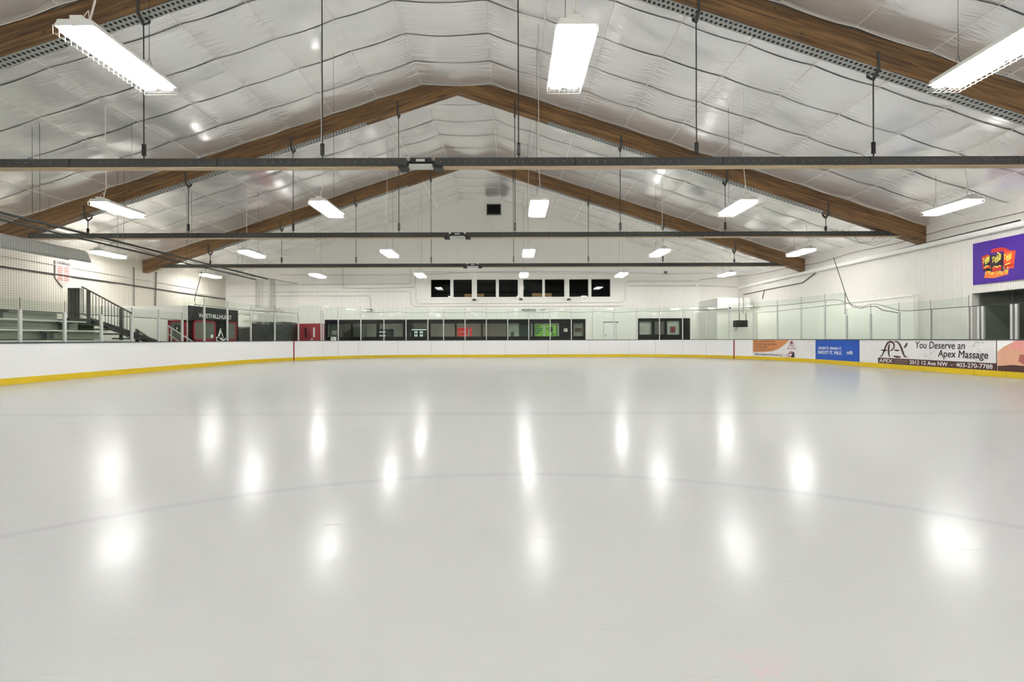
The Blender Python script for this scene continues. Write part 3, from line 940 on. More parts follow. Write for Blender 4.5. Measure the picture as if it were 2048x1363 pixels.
text_mb(tx, 'TO LOCAL KIDS', .02 * L, .22 * L, V(.54), V(.63), fm, .006, .02)
text_mb(tx, 'Donate your gently used sports equipment', .02 * L, .31 * L, V(.43), V(.48), fm)
text_mb(tx, 'and help kids across the city get to play', .02 * L, .32 * L, V(.33), V(.38), fm)
text_mb(tx, 'flamessportsbank.ca', .03 * L, .46 * L, V(.05), V(.19), fm, .006, .02)
tx.build('lettering', 'ink', t)
e = MB()
text_mb(e, 'Sports Bank', .54 * L, .68 * L, V(.46), V(.56), fm, .006, .02, .2)
text_mb(e, 'Comrie\'s', .545 * L, .67 * L, V(.60), V(.66), fm)
disc(e, .61 * L, V(.86), .018 * L, .08, fm); stroke(e, [(.57 * L, V(.72)), (.575 * L, V(.80)), (.60 * L, V(.80)), (.60 * L, V(.70))], .025, fm)
stroke(e, [(.62 * L, V(.70)), (.62 * L, V(.80)), (.645 * L, V(.80)), (.65 * L, V(.72))], .025, fm); stroke(e, [(.57 * L, V(.70)), (.61 * L, V(.69)), (.65 * L, V(.70))], .02, fm)
disc(e, .60 * L, V(.20), .042 * L, .135, fm)
stroke(e, [(.525 * L, V(.10)), (.53 * L, V(.02)), (.56 * L, V(.04)), (.55 * L, V(.14)), (.53 * L, V(.12))], .02, fm)
e.build('emblem', 'maroon', t)
e = MB(); patch(e, .605 * L, .655 * L, V(.02), V(.26), fm, .008); disc(e, .632 * L, V(.26), .024 * L, .06, fm, .008); e.build('emblem_shadow', 'ink', t)
e = MB(); disc(e, .592 * L, V(.16), .02 * L, .05, fm, .009); stroke(e, [(.57 * L, V(.24)), (.60 * L, V(.30)), (.63 * L, V(.25))], .02, fm, .009); e.build('emblem_light', 'whiteink', t)

t, fm, L = advert('board_advert', 'plain blue milk advert with white slogan on the right boards', 1631, 1719, 'blue')
tx = MB()
text_mb(tx, 'CRUSH IT. SMASH IT.', .07 * L, .63 * L, V(.52), V(.65), fm, .006, .035)
text_mb(tx, 'SHOOT IT. MILK.', .07 * L, .64 * L, V(.29), V(.45), fm, .006, .035)
text_mb(tx, 'milk', .74 * L, .87 * L, V(.33), V(.50), fm, .006, .03)
tx.build('lettering', 'whiteink', t)
e = MB()
stroke(e, [(.73 * L, V(.52)), (.76 * L, V(.62)), (.79 * L, V(.58)), (.82 * L, V(.66)), (.86 * L, V(.56))], .015, fm)
e.build('cow_outline', mat('light_blue_print', srgb(70, 130, 205), .5), t)

t, fm, L = advert('board_advert', 'wide white massage therapy advert with brown strip on the right boards', 1719.5, 1994, 'scuff')
q0, q1 = (s_at(1756) - s_at(1719.5)), L
bb = MB(); patch(bb, q0, q1, V(0), V(.245), fm, .004, 4); patch(bb, q1 - .02, q1, V(0), V(1), fm, .004); bb.build('brown_strip', 'brown', t)
U = lambda px: s_at(px) - s_at(1719.5)
# plain advert lettering, placed by the share of the board length it covers
tx = MB()
text_mb(tx, 'You Deserve an', U(1831.5), U(1930), V(.68), V(.95), fm, .006, .022, .12)
text_mb(tx, 'Apex Massage', U(1876), U(1976.5), V(.30), V(.64), fm, .006, .022, .12)
tx.build('slogan', 'ink', t)
e = MB()
A = lambda x, y: (U(1720 + x / 6.244), V(0) + (((670 + (y_bot(x)) / 6.244) - (670 + y / 6.244)) / ((y_bot(x) - y_top(x)) / 6.244)) * HH)
y_top = lambda x: 52
y_bot = lambda x: 345 + (x - 225) * .083
e_w = .075
stroke(e, [A(*p_) for p_ in ((248, 262), (275, 250), (300, 200), (320, 140), (345, 90), (380, 70), (412, 82), (428, 110), (425, 150), (400, 180), (375, 190))], e_w, fm)
stroke(e, [A(*p_) for p_ in ((372, 100), (362, 130), (358, 180), (360, 230), (372, 268))], e_w, fm)
stroke(e, [A(*p_) for p_ in ((265, 178), (300, 185), (340, 183))], e_w * .8, fm)
stroke(e, [A(*p_) for p_ in ((428, 178), (460, 186), (492, 184))], e_w * .8, fm)
stroke(e, [A(*p_) for p_ in ((420, 258), (460, 268), (510, 272))], e_w, fm)
stroke(e, [A(*p_) for p_ in ((432, 68), (470, 74), (500, 110), (520, 160), (540, 220), (560, 265), (590, 270))], e_w, fm)
stroke(e, [A(*p_) for p_ in ((590, 84), (580, 115), (552, 152))], e_w, fm)
e.build('logo', 'brown', t)
tx = MB()
text_mb(tx, 'APEX', U(1759), U(1785), V(.045), V(.20), fm, .007, .0)
text_mb(tx, '2012 12 Ave NW  -  403-270-7788', U(1819.5), U(1985.5), V(.05), V(.20), fm, .007, .006)
tx.build('lettering', 'whiteink', t)
tx = MB()
text_mb(tx, 'MASSAGE', U(1787.5), U(1815), V(.14), V(.20), fm, .007)
text_mb(tx, 'THERAPY', U(1787.5), U(1815), V(.04), V(.10), fm, .007)
tx.build('small_lettering', 'greyink', t)

t, fm, L = advert('board_advert', 'close-up photo print of a shoulder massage, rightmost on the boards', 1995, 2160, 'skin')
K = s_at(2048) - s_at(1995)
e = MB()
poly(e, [(0, V(.62)), (.25 * K, V(.80)), (.55 * K, V(.92)), (.75 * K, V(1)), (0, V(1))], fm, .004); e.build('towel', 'whiteink', t)
e = MB(); poly(e, [(0, V(0)), (L, V(0)), (L, V(.18)), (1.2 * K, V(.20)), (.6 * K, V(.22)), (0, V(.16))], fm, .004); e.build('brown_strip', 'brown', t)
e = MB()
poly(e, [(.28 * K, V(.66)), (.50 * K, V(.78)), (.62 * K, V(.98)), (.75 * K, V(1)), (1.3 * K, V(1)), (1.4 * K, V(.75)), (1.0 * K, V(.62)), (.7 * K, V(.74)), (.5 * K, V(.74))], fm, .005)
e.build('hand_print', 'pink', t)
e = MB(); poly(e, [(.85 * K, V(.55)), (1.1 * K, V(.58)), (1.5 * K, V(.4)), (1.3 * K, V(.24)), (.95 * K, V(.26)), (.8 * K, V(.34))], fm, .005); e.build('shade_print', 'skin2', t)

# ---------------------------------------------------------------- purple sign on the right wall
t = thing('wall_sign', 'purple snack advert board high on the right wall above the bench recess', 'sign', (WR - .05, 12.4, 2.74))
sy0 = 14.5 * F / 923
fm = plane_map((WR - .05, sy0, 2.74), (0, -1, 0), (0, 0, 1))
MB().box(WR - .05, WR - .002, sy0 - 3.4, sy0, 2.74, 4.03).build('panel', 'purple', t)
US = lambda px: sy0 - 14.5 * F / (px - 1020)


def VS(px, py):  # height on the sign wall of a photo point
    return at(px, py, 14.5 * F / (px - 1020)).z - 2.74


def SP(pts): return [(US(a), VS(a, b)) for a, b in pts]


def zz(pts): return [(1930 + a / 9.737, 460 + b / 9.737) for a, b in pts]


for nm, m_, pts, n_ in (('back_bags', 'bagred', [(480, 410), (500, 370), (640, 340), (720, 330), (830, 380), (830, 460), (480, 460)], .003),
                        ('chips', 'chip', [(340, 930), (380, 800), (460, 780), (720, 800), (830, 740), (810, 860), (700, 890), (560, 930), (440, 935)], .003),
                        ('left_bag', 'bagred', [(295, 520), (400, 470), (480, 490), (480, 790), (330, 800)], .004),
                        ('left_bag_face', 'bagdk', [(325, 560), (470, 520), (470, 680), (340, 720)], .005),
                        ('right_bag', 'bagor', [(725, 400), (960, 395), (920, 740), (730, 745)], .004),
                        ('middle_bag', 'bagdk', [(450, 450), (735, 405), (715, 775), (480, 815)], .006),
                        ('middle_bag_top', 'purple', [(450, 450), (735, 405), (730, 450), (460, 490)], .007),
                        ('bowl', 'bagred', [(510, 730), (600, 700), (690, 710), (680, 770), (500, 800)], .007),
                        ('left_bag_foot', 'bagdk', [(318, 760), (478, 745), (480, 792), (330, 800)], .005),
                        ('right_bag_fold', 'bagred', [(738, 640), (800, 690), (850, 640), (915, 650), (918, 690), (735, 735)], .005)):
    poly(MB(), SP(zz(pts)), fm, n_).build(nm, m_, t)
tx = MB()
for x0, y0, x1, y1, dy in ((325, 660, 458, 570, 75), (505, 640, 685, 530, 80), (735, 590, 885, 520, 75)):
    (ax, ay), (bx_, by_) = SP(zz([(x0, y0), (x1, y1)]))
    h_ = .16
    sh = lambda u, v, n, ax=ax, ay=ay, bx_=bx_, by_=by_: fm(u, v + (by_ - ay) * (u - ax) / (bx_ - ax), n)
    text_mb(tx, 'Takis', ax, bx_, ay, ay + h_, sh, .009, .03, .2)
    stroke(tx, [(ax + .35 * (bx_ - ax), ay - .05), (bx_ * .95 + ax * .05, ay - .02)], .05, sh, .009)
tx.build('lettering', 'yel', t)
cp = MB()
for k in range(26):
    a_ = random.uniform(350, 800); b_ = random.uniform(770, 915) - (a_ - 350) * .12; dx_ = random.uniform(-25, 25)
    stroke(cp, SP(zz([(a_, b_), (a_ + dx_ * .5 + 12, b_ - 22), (a_ + dx_ + 20, b_ - 45)])), .03, fm, .005)
cp.build('chip_highlights', 'yel', t)
cp = MB()
for pts in ([(515, 735), (560, 700), (600, 720), (650, 690), (690, 700)], [(745, 690), (790, 660), (830, 640), (860, 655)], [(345, 740), (390, 700), (440, 695)], [(600, 430), (640, 455), (660, 480)], [(395, 530), (420, 545), (440, 560)]):
    stroke(cp, SP(zz(pts)), .035, fm, .0085)
cp.build('bag_highlights', 'yel', t)
tx = MB(); disc(tx, US(2048), VS(2048, 514), .03, .05, fm, .006); text_mb(tx, 'TAKIS', US(2049), US(2049) + .9, .45, .80, fm, .006, .03); tx.build('white_lettering', 'whiteink', t)

# ---------------------------------------------------------------- far wall: upper windows with the dark room
def window(num, x0, x1, z0, z1, fr=.03, m_='white', y=WF, pane='pane'):
    t = MB()
    t.box(x0, x0 + fr, y - .02, y + .16, z0, z1).box(x1 - fr, x1, y - .02, y + .16, z0, z1)
    t.box(x0, x1, y - .02, y + .16, z0, z0 + fr).box(x0, x1, y - .02, y + .16, z1 - fr, z1)
    o = struct(t.build('window_%d' % num, m_, keep=True))
    MB().box(x0 + fr, x1 - fr, y + .06, y + .07, z0 + fr, z1 - fr).build('window_pane', pane, o)
    return o


for i, (a, b) in enumerate(UP): window(i + 1, fx(a), fx(b), UZ0, UZ1)
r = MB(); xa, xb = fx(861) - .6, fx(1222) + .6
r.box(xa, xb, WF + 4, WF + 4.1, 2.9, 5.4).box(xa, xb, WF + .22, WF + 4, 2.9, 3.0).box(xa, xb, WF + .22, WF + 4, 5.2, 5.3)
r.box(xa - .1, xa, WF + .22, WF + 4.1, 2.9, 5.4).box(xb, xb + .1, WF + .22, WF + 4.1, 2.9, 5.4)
struct(r.build('wall_office', 'dark', keep=True))  # near-black wall colour stands in for the darkness of this unlit room
struct(MB().box(fx(858), fx(1226), WF + .23, WF + .6, UZ0 - .1, UZ0 - .04).build('trim_3', 'dark', keep=True))
sp = MB().box(fx(826), fx(1250), WF - .05, WF, UZ0 - .06, UZ0 - .02).build('trim_4', 'white', keep=True); struct(sp)
for j, (a, b, w_, lab) in enumerate(((928, 945, .26, 'second upper window'), (953, 968, .28, 'third upper window'), (1065, 1086, .30, 'fifth upper window'), (1089, 1105, .30, 'sixth upper window'))):
    bx_ = thing('cardboard_box', 'brown cardboard box on the sill behind the %s' % lab, 'box', ((fx(a) + fx(b)) / 2, WF + .42, UZ0 - .04), 'cardboard boxes behind the upper windows')
    MB().box(fx(a) + .02, fx(b) - .02, WF + .26, WF + .56, UZ0 - .04, UZ0 + w_).build('box_body', 'card', bx_)
    MB().box(fx(a) + .02, fx(b) - .02, WF + .395, WF + .425, UZ0 + w_, UZ0 + w_ + .004).build('packing_tape', 'tan', bx_)

# ridge vent
vz0, vz1 = at(989, 430, WF).z, at(989, 408, WF).z
t = thing('wall_vent', 'dark square vent high on the end wall under the ridge', 'vent', (fx(989), WF - .03, vz0))
f_ = MB(); x0, x1 = fx(974), fx(1003)
f_.box(x0, x0 + .05, WF - .06, WF, vz0, vz1).box(x1 - .05, x1, WF - .06, WF, vz0, vz1).box(x0, x1, WF - .06, WF, vz0, vz0 + .05).box(x0, x1, WF - .06, WF, vz1 - .05, vz1)
f_.build('frame', 'mirrorg', t)
MB().box(x0 + .05, x1 - .05, WF - .015, WF - .002, vz0 + .05, vz1 - .05).build('screen', 'blackgloss', t)

# ---------------------------------------------------------------- lobby behind the lower windows
LX0, LX1, LY, LH = fx(640), fx(1400), WF + 4.2, 2.75
l = MB().box(LX0, LX1, LY, LY + .1, -.3, LH).box(LX0 - .1, LX0, WF + .22, LY, -.3, LH).box(LX1, LX1 + .1, WF + .22, LY, -.3, LH).box(LX0 - .1, LX1 + .1, WF + .22, LY, LH, LH + .1)
struct(l.build('wall_lobby', 'lobbywall', keep=True))
struct(MB().box(LX0, LX1, WF + .22, LY, -.3, .0).build('floor_lobby', 'lobbyfloor', keep=True))
for j, x in enumerate((-9.5, -4.2, 1.2, 9.5)):
    o = thing('lobby_light', 'flat lit ceiling light inside the lobby, %s from the left' % ORD[j + 1], 'light', (x, WF + 2.0, LH - .06), 'lobby ceiling lights')
    MB().box(x - .64, x + .64, WF + 1.85, WF + 2.15, LH - .05, LH).build('frame', 'white', o); MB().box(x - .6, x + .6, WF + 1.88, WF + 2.12, LH - .07, LH - .05).build('lens', 'lit', o)


def wz(py): return EYE + (678 - py) / F * WF


# black window band: frame with openings
panes = [(654.5, 675), (678, 702), (705.5, 753), (758, 806), (810, 856.5), (861, 910), (913, 962), (965.5, 1013), (1017, 1065.5), (1069, 1118.5)]
pz0, pz1 = wz(672.3), wz(646.2)
hl = [(fx(a), fx(b), pz0, pz1) for a, b in panes] + [(fx(1147), fx(1167), pz0, pz1)]
bm_ = MB()
for a, b, c, d in rect_wall(LB[0], LB[1], LB[2], LB[3], hl): bm_.box(a, b, WF - .02, WF + .12, c, d)
o = struct(bm_.build('window_9', 'blackgloss', keep=True), 'long black framed lobby window band')
gl = MB(); gl.box(LB[0] + .05, LB[1] - .05, WF + .04, WF + .045, pz0 - .02, pz1 + .02); gl.build('window_pane', 'pane', o)
struct(MB().box(LB[0] - .02, LB[1] + .02, WF - .05, WF, LB[2] - .06, LB[2]).build('trim_5', 'white', keep=True))
hl = [(fx(1278.5), fx(1303.5), wz(669.5), wz(643.5)), (fx(1334), fx(1360), wz(669.5), wz(642)), (fx(1309), fx(1330), wz(669.5), wz(643.5))]
bm_ = MB()
for a, b, c, d in rect_wall(RB[0], RB[1], RB[2], RB[3], hl): bm_.box(a, b, WF - .02, WF + .12, c, d)
o = struct(bm_.build('window_10', 'blackgloss', keep=True), 'black framed window right of the white door')
gl = MB(); gl.box(RB[0] + .05, RB[1] - .05, WF + .04, WF + .045, wz(671), wz(641)); gl.build('window_pane', 'pane', o)


def lobby_x(px, y): return (px - 1020) / F * y


# vending machines and lobby contents
def cabinet(name, lab, px0, px1, y, ztop, m_, cat='vending machine', depth=.7):
    x0, x1 = lobby_x(px0, y), lobby_x(px1, y)
    t = thing(name, lab, cat, ((x0 + x1) / 2, y + depth / 2, 0)); MB().box(x0, x1, y, y + depth, 0, ztop).build('body', m_, t)
    return t, x0, x1


yv = WF + 1.6
t, x0, x1 = cabinet('vending_machine', 'red drinks vending machine with white script behind the lobby window', 915, 942, yv, 1.86, 'cola')
fm = plane_map((x0, yv, 0), (1, 0, 0), (0, 0, 1)); w_ = x1 - x0
text_mb(MB(), 'Coca-Cola', .10 * w_, .62 * w_, 1.52, 1.68, fm, .008, .02, .4).build('lettering', 'whiteink', t)
b_ = MB()
for j in range(4):
    u = (.08 + .17 * j) * w_; patch(b_, u, u + .07 * w_, 1.0, 1.32, fm, .008); patch(b_, u + .015 * w_, u + .05 * w_, 1.32, 1.40, fm, .008)
patch(b_, .76 * w_, .92 * w_, 1.0, 1.80, fm, .008); b_.build('bottle_panel', 'whiteink', t)
t, x0, x1 = cabinet('vending_machine', 'blue grey glass-front vending machine behind the fourth lobby window', 757, 782, yv, 1.80, 'bluegrey')
fm = plane_map((x0, yv, 0), (1, 0, 0), (0, 0, 1)); w_ = x1 - x0
patch(MB(), .04 * w_, .66 * w_, .6, 1.72, fm, .006).build('display_window', 'blackgloss', t)
b_ = MB()
for zz_ in (1.55, 1.3, 1.05):
    for j in range(5): patch(b_, (.08 + .11 * j) * w_, (.14 + .11 * j) * w_, zz_, zz_ + .09, fm, .010)
b_.build('product_row', 'screen', t)
t, x0, x1 = cabinet('vending_machine', 'dark snack vending machine with lit shelves behind the fifth lobby window', 823, 853, yv, 1.80, 'dark')
fm = plane_map((x0, yv, 0), (1, 0, 0), (0, 0, 1)); w_ = x1 - x0
b_ = MB(); patch(b_, 0, w_, 1.72, 1.77, fm, .006)
for zz_ in (1.50, 1.28, 1.06):
    for j in range(7):
        if (j * 7 + int(zz_ * 10)) % 3: patch(b_, (.08 + .12 * j) * w_, (.15 + .12 * j) * w_, zz_, zz_ + .15, fm, .008)
b_.build('product_row', 'screen', t)
t, x0, x1 = cabinet('fridge', 'dark green fridge beside the snack vending machine', 812, 822.5, yv, 2.15, 'tarp', 'fridge')
MB().box(x1 - .06, x1 - .04, yv - .03, yv, 1.2, 1.6).build('door_handle', 'alu', t)
t, x0, x1 = cabinet('lobby_door_cabinet', 'dark tall cupboard behind the third lobby window', 705, 727, WF + 3.2, 2.05, 'mirrorg', 'cupboard')
MB().box(x1 - .1, x1 - .07, WF + 3.17, WF + 3.2, 1.0, 1.3).build('handle', 'alu', t)
t = thing('picture_frame', 'dark framed notice on the lobby wall behind the second window', 'picture', (lobby_x(689, LY - .05), LY - .03, 1.35))
MB().box(lobby_x(683, LY), lobby_x(696, LY), LY - .04, LY, 1.1, 1.62).build('frame', 'tan', t); MB().box(lobby_x(684.5, LY), lobby_x(694.5, LY), LY - .045, LY - .04, 1.18, 1.54).build('sheet', 'mirrorg', t)
t = thing('wall_phone', 'grey pay phone on the pale wall behind the ninth lobby window', 'phone', (lobby_x(1025, WF + .8), WF + .8, 1.3))
q = lobby_x(1025, WF + .8); MB().box(q - .1, q + .1, WF + .74, WF + .84, 1.22, 1.55).build('body', 'mirrorg', t); MB().box(q - .07, q - .02, WF + .70, WF + .74, 1.28, 1.52).build('handset', 'black', t)
struct(MB().box(lobby_x(1014, WF + .9), lobby_x(1036, WF + .9), WF + .85, WF + .95, 0, LH).build('wall_lobby_partition', 'white', keep=True))
t = thing('screen_door', 'dark teal door beyond the ninth lobby window', 'door', (lobby_x(1050, WF + 1.2), WF + 1.2, 0))
MB().box(lobby_x(1038, WF + 1.2), lobby_x(1062, WF + 1.2), WF + 1.2, WF + 1.28, 0, 2.5).build('panel', mat('dark_teal', srgb(50, 74, 68), .4), t)
MB().box(lobby_x(1035.5, WF + 1.2), lobby_x(1038, WF + 1.2), WF + 1.15, WF + 1.28, 0, 2.5).build('frame', 'white', t)
# lime green posters in the tenth window
py_ = WF + .16
t = thing('green_poster', 'lime green sheet with dark text bars behind the lobby glass, left of its pair', 'poster', (fx(1078), py_, pz0), 'lime green lobby posters')
s_ = py_ / WF
MB().box(fx(1069.5) * s_, fx(1086.5) * s_, py_, py_ + .02, pz0, pz1 - .06).build('sheet', 'green', t)
fm = plane_map((fx(1069.5) * s_, py_, pz0), (1, 0, 0), (0, 0, 1)); b_ = MB()
for v_, e_ in ((.58, .30), (.44, .45), (.30, .42), (.16, .28)): patch(b_, .03, .03 + e_, v_, v_ + .09, fm, .006)
disc(b_, .48, .06, .03, .04, fm); b_.build('text_bars', 'dgreen', t)
t = thing('green_poster', 'lime green poster with a dark square picture behind the lobby glass, right of its pair', 'poster', (fx(1102), py_, pz0), 'lime green lobby posters')
MB().box(fx(1090.5) * s_, fx(1115) * s_, py_, py_ + .02, pz0, pz1 - .08).build('sheet', 'green', t)
fm = plane_map((fx(1090.5) * s_, py_, pz0), (1, 0, 0), (0, 0, 1)); b_ = MB()
patch(b_, .24, .49, .28, .62, fm, .006); b_.build('dark_picture', 'bagdk', t)
b_ = MB(); disc(b_, .13, .49, .05, .06, fm); patch(b_, .70, .76, 0, .74, fm); patch(b_, .42, .56, .04, .2, fm); b_.build('marks', 'dgreen', t)
struct(MB().box(fx(1068) * s_, fx(1119) * s_, py_ + .05, py_ + .1, pz0 - .1, pz1 + .05).build('wall_poster_backing', 'poster', keep=True))
# notices on the glass
t = thing('notice', 'small cream notice on the black panel between lobby windows', 'notice', (fx(1131.2), WF - .03, wz(663)))
MB().box(fx(1127.8), fx(1134.8), WF - .032, WF - .021, wz(663.3), wz(657)).build('sheet', 'poster', t)
MB().box(fx(1129.5), fx(1133), WF - .034, WF - .032, wz(661.7), wz(658.7)).build('print', 'greyink', t)
t = thing('notice', 'brown framed notice in the narrow lobby window at the right end', 'notice', (fx(1157), WF + .13, wz(664)))
MB().box(fx(1150.5), fx(1164), WF + .13, WF + .15, wz(664), wz(655)).build('frame', 'tan', t)
MB().box(fx(1152.5), fx(1162), WF + .125, WF + .13, wz(662), wz(657)).build('picture', 'brown', t)
struct(MB().box(fx(1145), fx(1170), WF + .2, WF + .24, pz0 - .1, pz1 + .1).build('wall_lobby_end', 'lobbywall', keep=True))
t = thing('notice', 'white sheet taped low on the leftmost lobby window', 'notice', (fx(668), WF - .03, wz(678.5)))
MB().box(fx(662), fx(673), WF - .032, WF - .021, wz(679.5), wz(672.5)).build('sheet', 'whiteink', t); MB().box(fx(664), fx(668), WF - .034, WF - .032, wz(677.5), wz(675)).build('print', 'greyink', t)
t = thing('notice', 'cream sheet on the lobby wall seen through the leftmost window', 'notice', (fx(665), WF + .3, wz(667)))
MB().box(fx(661), fx(669.5), WF + .27, WF + .29, wz(667), wz(660)).build('sheet', 'poster', t)
MB().box(fx(663), fx(667.5), WF + .266, WF + .27, wz(665), wz(662)).build('print', 'greyink', t)
struct(MB().box(fx(654), fx(676), WF + .3, WF + .36, pz0 - .1, pz1 + .1).build('wall_lobby_corner', 'mirrorg', keep=True))
t = thing('framed_poster', 'red framed poster in the window right of the white door', 'poster', (fx(1347), WF + .12, wz(666)))
MB().box(fx(1341), fx(1353), WF + .125, WF + .14, wz(666.5), wz(652.5)).build('frame', 'greyink', t); MB().box(fx(1343), fx(1351.5), WF + .12, WF + .125, wz(665), wz(654.5)).build('picture', 'maroon', t)
struct(MB().box(fx(1333), fx(1361), WF + .15, WF + .2, .9, 2.4).build('wall_side_window', 'poster', keep=True))
t = thing('window_map', 'pale map sheet in the left part of the window right of the white door', 'poster', (fx(1291), WF + .15, wz(670)))
MB().box(fx(1278), fx(1304), WF + .15, WF + .17, wz(670), wz(643)).build('sheet', 'poster', t)
b_ = MB(); fm = plane_map((fx(1278), WF + .15, wz(670)), (1, 0, 0), (0, 0, 1))
for j in range(6): stroke(b_, [(.08 + .1 * j, .1), (.12 + .08 * j, .35), (.06 + .1 * j, .6)], .014, fm)
b_.build('map_lines', 'greyink', t)

# ---------------------------------------------------------------- doors on the far wall
o = MB().box(fx(590), fx(649.3), WF - .05, WF, 0, wz(645.5)).build('door_1', 'red', keep=True); struct(o, 'red double doors in the far wall left of the lobby windows')
xm = fx(619.5)
MB().box(xm - .008, xm + .008, WF - .056, WF - .05, 0, wz(646.5)).build('door_gap', 'seam', o)
MB().box(fx(610.5), fx(614), WF - .056, WF - .05, wz(673), wz(653.5)).build('vision_pane', 'blackgloss', o)
MB().box(fx(627), fx(630.5), WF - .056, WF - .05, wz(673), wz(653.5)).build('vision_pane', 'poster', o)
MB().box(fx(623), fx(626.5), WF - .075, WF - .05, wz(679), wz(675.5)).build('door_handle', 'alu', o)
o = MB().box(fx(1208.5), fx(1229.5), WF - .03, WF, 0, wz(645)).build('door_2', 'white', keep=True); struct(o, 'white door in the far wall')
MB().box(fx(1206), fx(1237), WF - .05, WF, wz(645.3), wz(643.6)).build('door_frame', 'mirrorg', o)
for a in (1206.8, 1232): MB().box(fx(a), fx(a + 1.2), WF - .04, WF, 0, wz(645)).build('door_frame', 'pipew', o)
MB().box(fx(1211), fx(1211.8), WF - .08, WF - .03, wz(673), wz(669)).build('door_handle', 'black', o)

# ---------------------------------------------------------------- conduits on the far wall
def conduit(name, lab, pts, r, m_='pipew', Y=WF - .03):
    P = [at(a, b, Y) for a, b in pts]; return tag(MB().tube(P, r, 6).build(name, m_), lab, 'pipe', 'pipes and conduits on the walls')


conduit('wall_conduit', 'long white conduit across the end wall above the upper windows', [(560, 549), (838, 549), (980, 543), (1130, 543), (1250, 545), (1330, 547), (1428, 546)], .025)
conduit('wall_conduit', 'thin white conduit just above the upper windows', [(838, 546), (846, 543), (1040, 546), (1250, 548)], .018)
conduit('wall_conduit', 'white conduit left of the upper windows, upper of the horizontal three', [(528, 569), (680, 568), (820, 567), (822, 536)], .022)
conduit('wall_conduit', 'white conduit left of the upper windows with grey shadow line, middle of the horizontal three', [(686, 535), (686, 576), (735, 576), (830, 574), (832, 545)], .03)
conduit('wall_conduit', 'white conduit left of the upper windows, lowest of the horizontal three', [(510, 584), (620, 583), (815, 582), (822, 586), (822, 608), (830, 612), (1040, 612), (1245, 611)], .02)
conduit('wall_conduit', 'white conduit looping under the upper windows', [(832, 576), (832, 602), (836, 607), (1040, 606), (1240, 604), (1251, 600), (1251, 572), (1256, 562), (1400, 562)], .02)
conduit('wall_conduit', 'white conduit dropping to the small floodlights', [(460, 592), (600, 591), (737, 591), (741, 596), (741, 618)], .02)
conduit('wall_conduit', 'thick grey conduit to the right end of the far wall', [(1256, 571), (1392, 571), (1430, 572), (1477, 574)], .035, 'pipew')
for j, (a, r_) in enumerate(((512.5, .065), (519, .035), (541, .09))):
    tag(MB().tube([at(a, 558, WF - .2), at(a, 620, WF - .2)], r_, 10).build('vertical_pipe', 'pipew'), 'white vertical pipe left of the red doors, %s from the left' % ORD[j + 1], 'pipe', 'vertical pipes left of the red doors')
t = thing('flood_light', 'small twin black floodlight on the far wall above the lobby windows', 'light', (fx(739), WF - .12, wz(620.5)))
for a in (735.5, 742): MB().box(fx(a) - .07, fx(a) + .07, WF - .16, WF - .02, wz(621), wz(617)).build('lamp_head', 'black', t)
MB().box(fx(736), fx(742), WF - .06, WF - .02, wz(617.5), wz(616.5)).build('bracket', 'pipew', t)
for j, (a, b, lab) in enumerate(((949, 599, 'left'), (1042, 598, 'middle'), (1137, 599, 'right'))):
    t = thing('security_camera', 'small black camera unit below the upper windows, %s of three' % lab, 'camera', (fx(a), WF - .1, wz(b + 2)), 'camera units below the upper windows')
    MB().box(fx(a) - .10, fx(a) + .10, WF - .2, WF - .05, wz(b + 1.8), wz(b - 1.2)).build('body', 'black', t); MB().box(fx(a) - .03, fx(a) + .03, WF - .05, WF, wz(b + 1), wz(b)).build('bracket', 'pipew', t)
t = thing('projector_bracket', 'grey folded metal bracket on the far wall above the green posters', 'bracket', (fx(1060), WF - .2, wz(621.5)))
MB().tube([at(1044, 619, WF - .01), at(1050, 621, WF - .3), at(1072, 621, WF - .3)], .03, 6).tube([at(1046, 618, WF - .01), at(1072, 618.5, WF - .2)], .02, 6).build('arm', 'mirrorg', t)
MB().tube([at(1080, 620, WF - .2), at(1090, 618, WF - .01)], .02, 6).build('strut', 'mirrorg', t)

# stack of white pipes on brackets above the black cover
t = thing('pipe_rack', 'bundle of white lane pipes on a bracket above the black cover', 'pipes', (fx(530), WF - .5, wz(628)))
for (a, b, c_, d_) in ((476, 625, 540, 624), (476, 626.5, 528, 626), (500, 618.5, 560, 618), (515, 620, 566, 621), (503, 617, 545, 617)):
    MB().tube([at(a, b, WF - .6), at(c_, d_, WF - .6)], .05, 8).build('pipe', 'pipew', t)
MB().box(fx(500), fx(502), WF - .8, WF - .005, wz(629), wz(627)).build('bracket', 'pipew', t)

# black covered stack
t = thing('covered_equipment', 'black tarpaulin cover over equipment between the booth and the red doors', 'tarpaulin', (at(525, 681, 26.3).x, 26.5, 0))
g = 24
cv_ = MB(); A_, B_ = at(477, 643.5, 26), at(576, 643.5, 26)
nx, nz = 40, 12
for face in range(2):
    base = len(cv_.v)
    for i in range(nx + 1):
        x = A_.x + (B_.x - A_.x) * i / nx
        for j in range(nz + 1):
            z = (A_.z - (.0 if x > A_.x + .8 else .28)) * j / nz
            y_ = (26.0 + .06 * noise.noise((x * 2.5, z * 1.2, 1)) + .05 * math.sin(x * 7)) if face == 0 else 27.1
            cv_.v.append(Vector((x + .05 * noise.noise((z * 2, 2, x)), y_, z + .03 * noise.noise((x * 2, 0, 4)) * (j == nz))))
    for i in range(nx):
        for j in range(nz): q = base + i * (nz + 1) + j; cv_.f.append((q, q + nz + 1, q + nz + 2, q + 1))
h_ = (nx + 1) * (nz + 1)
for i in range(nx): q = i * (nz + 1) + nz; cv_.f.append((q, q + nz + 1, q + nz + 1 + h_, q + h_))
for i in (0, nx):
    for j in range(nz): q = i * (nz + 1) + j; cv_.f.append((q, q + 1, q + 1 + h_, q + h_))
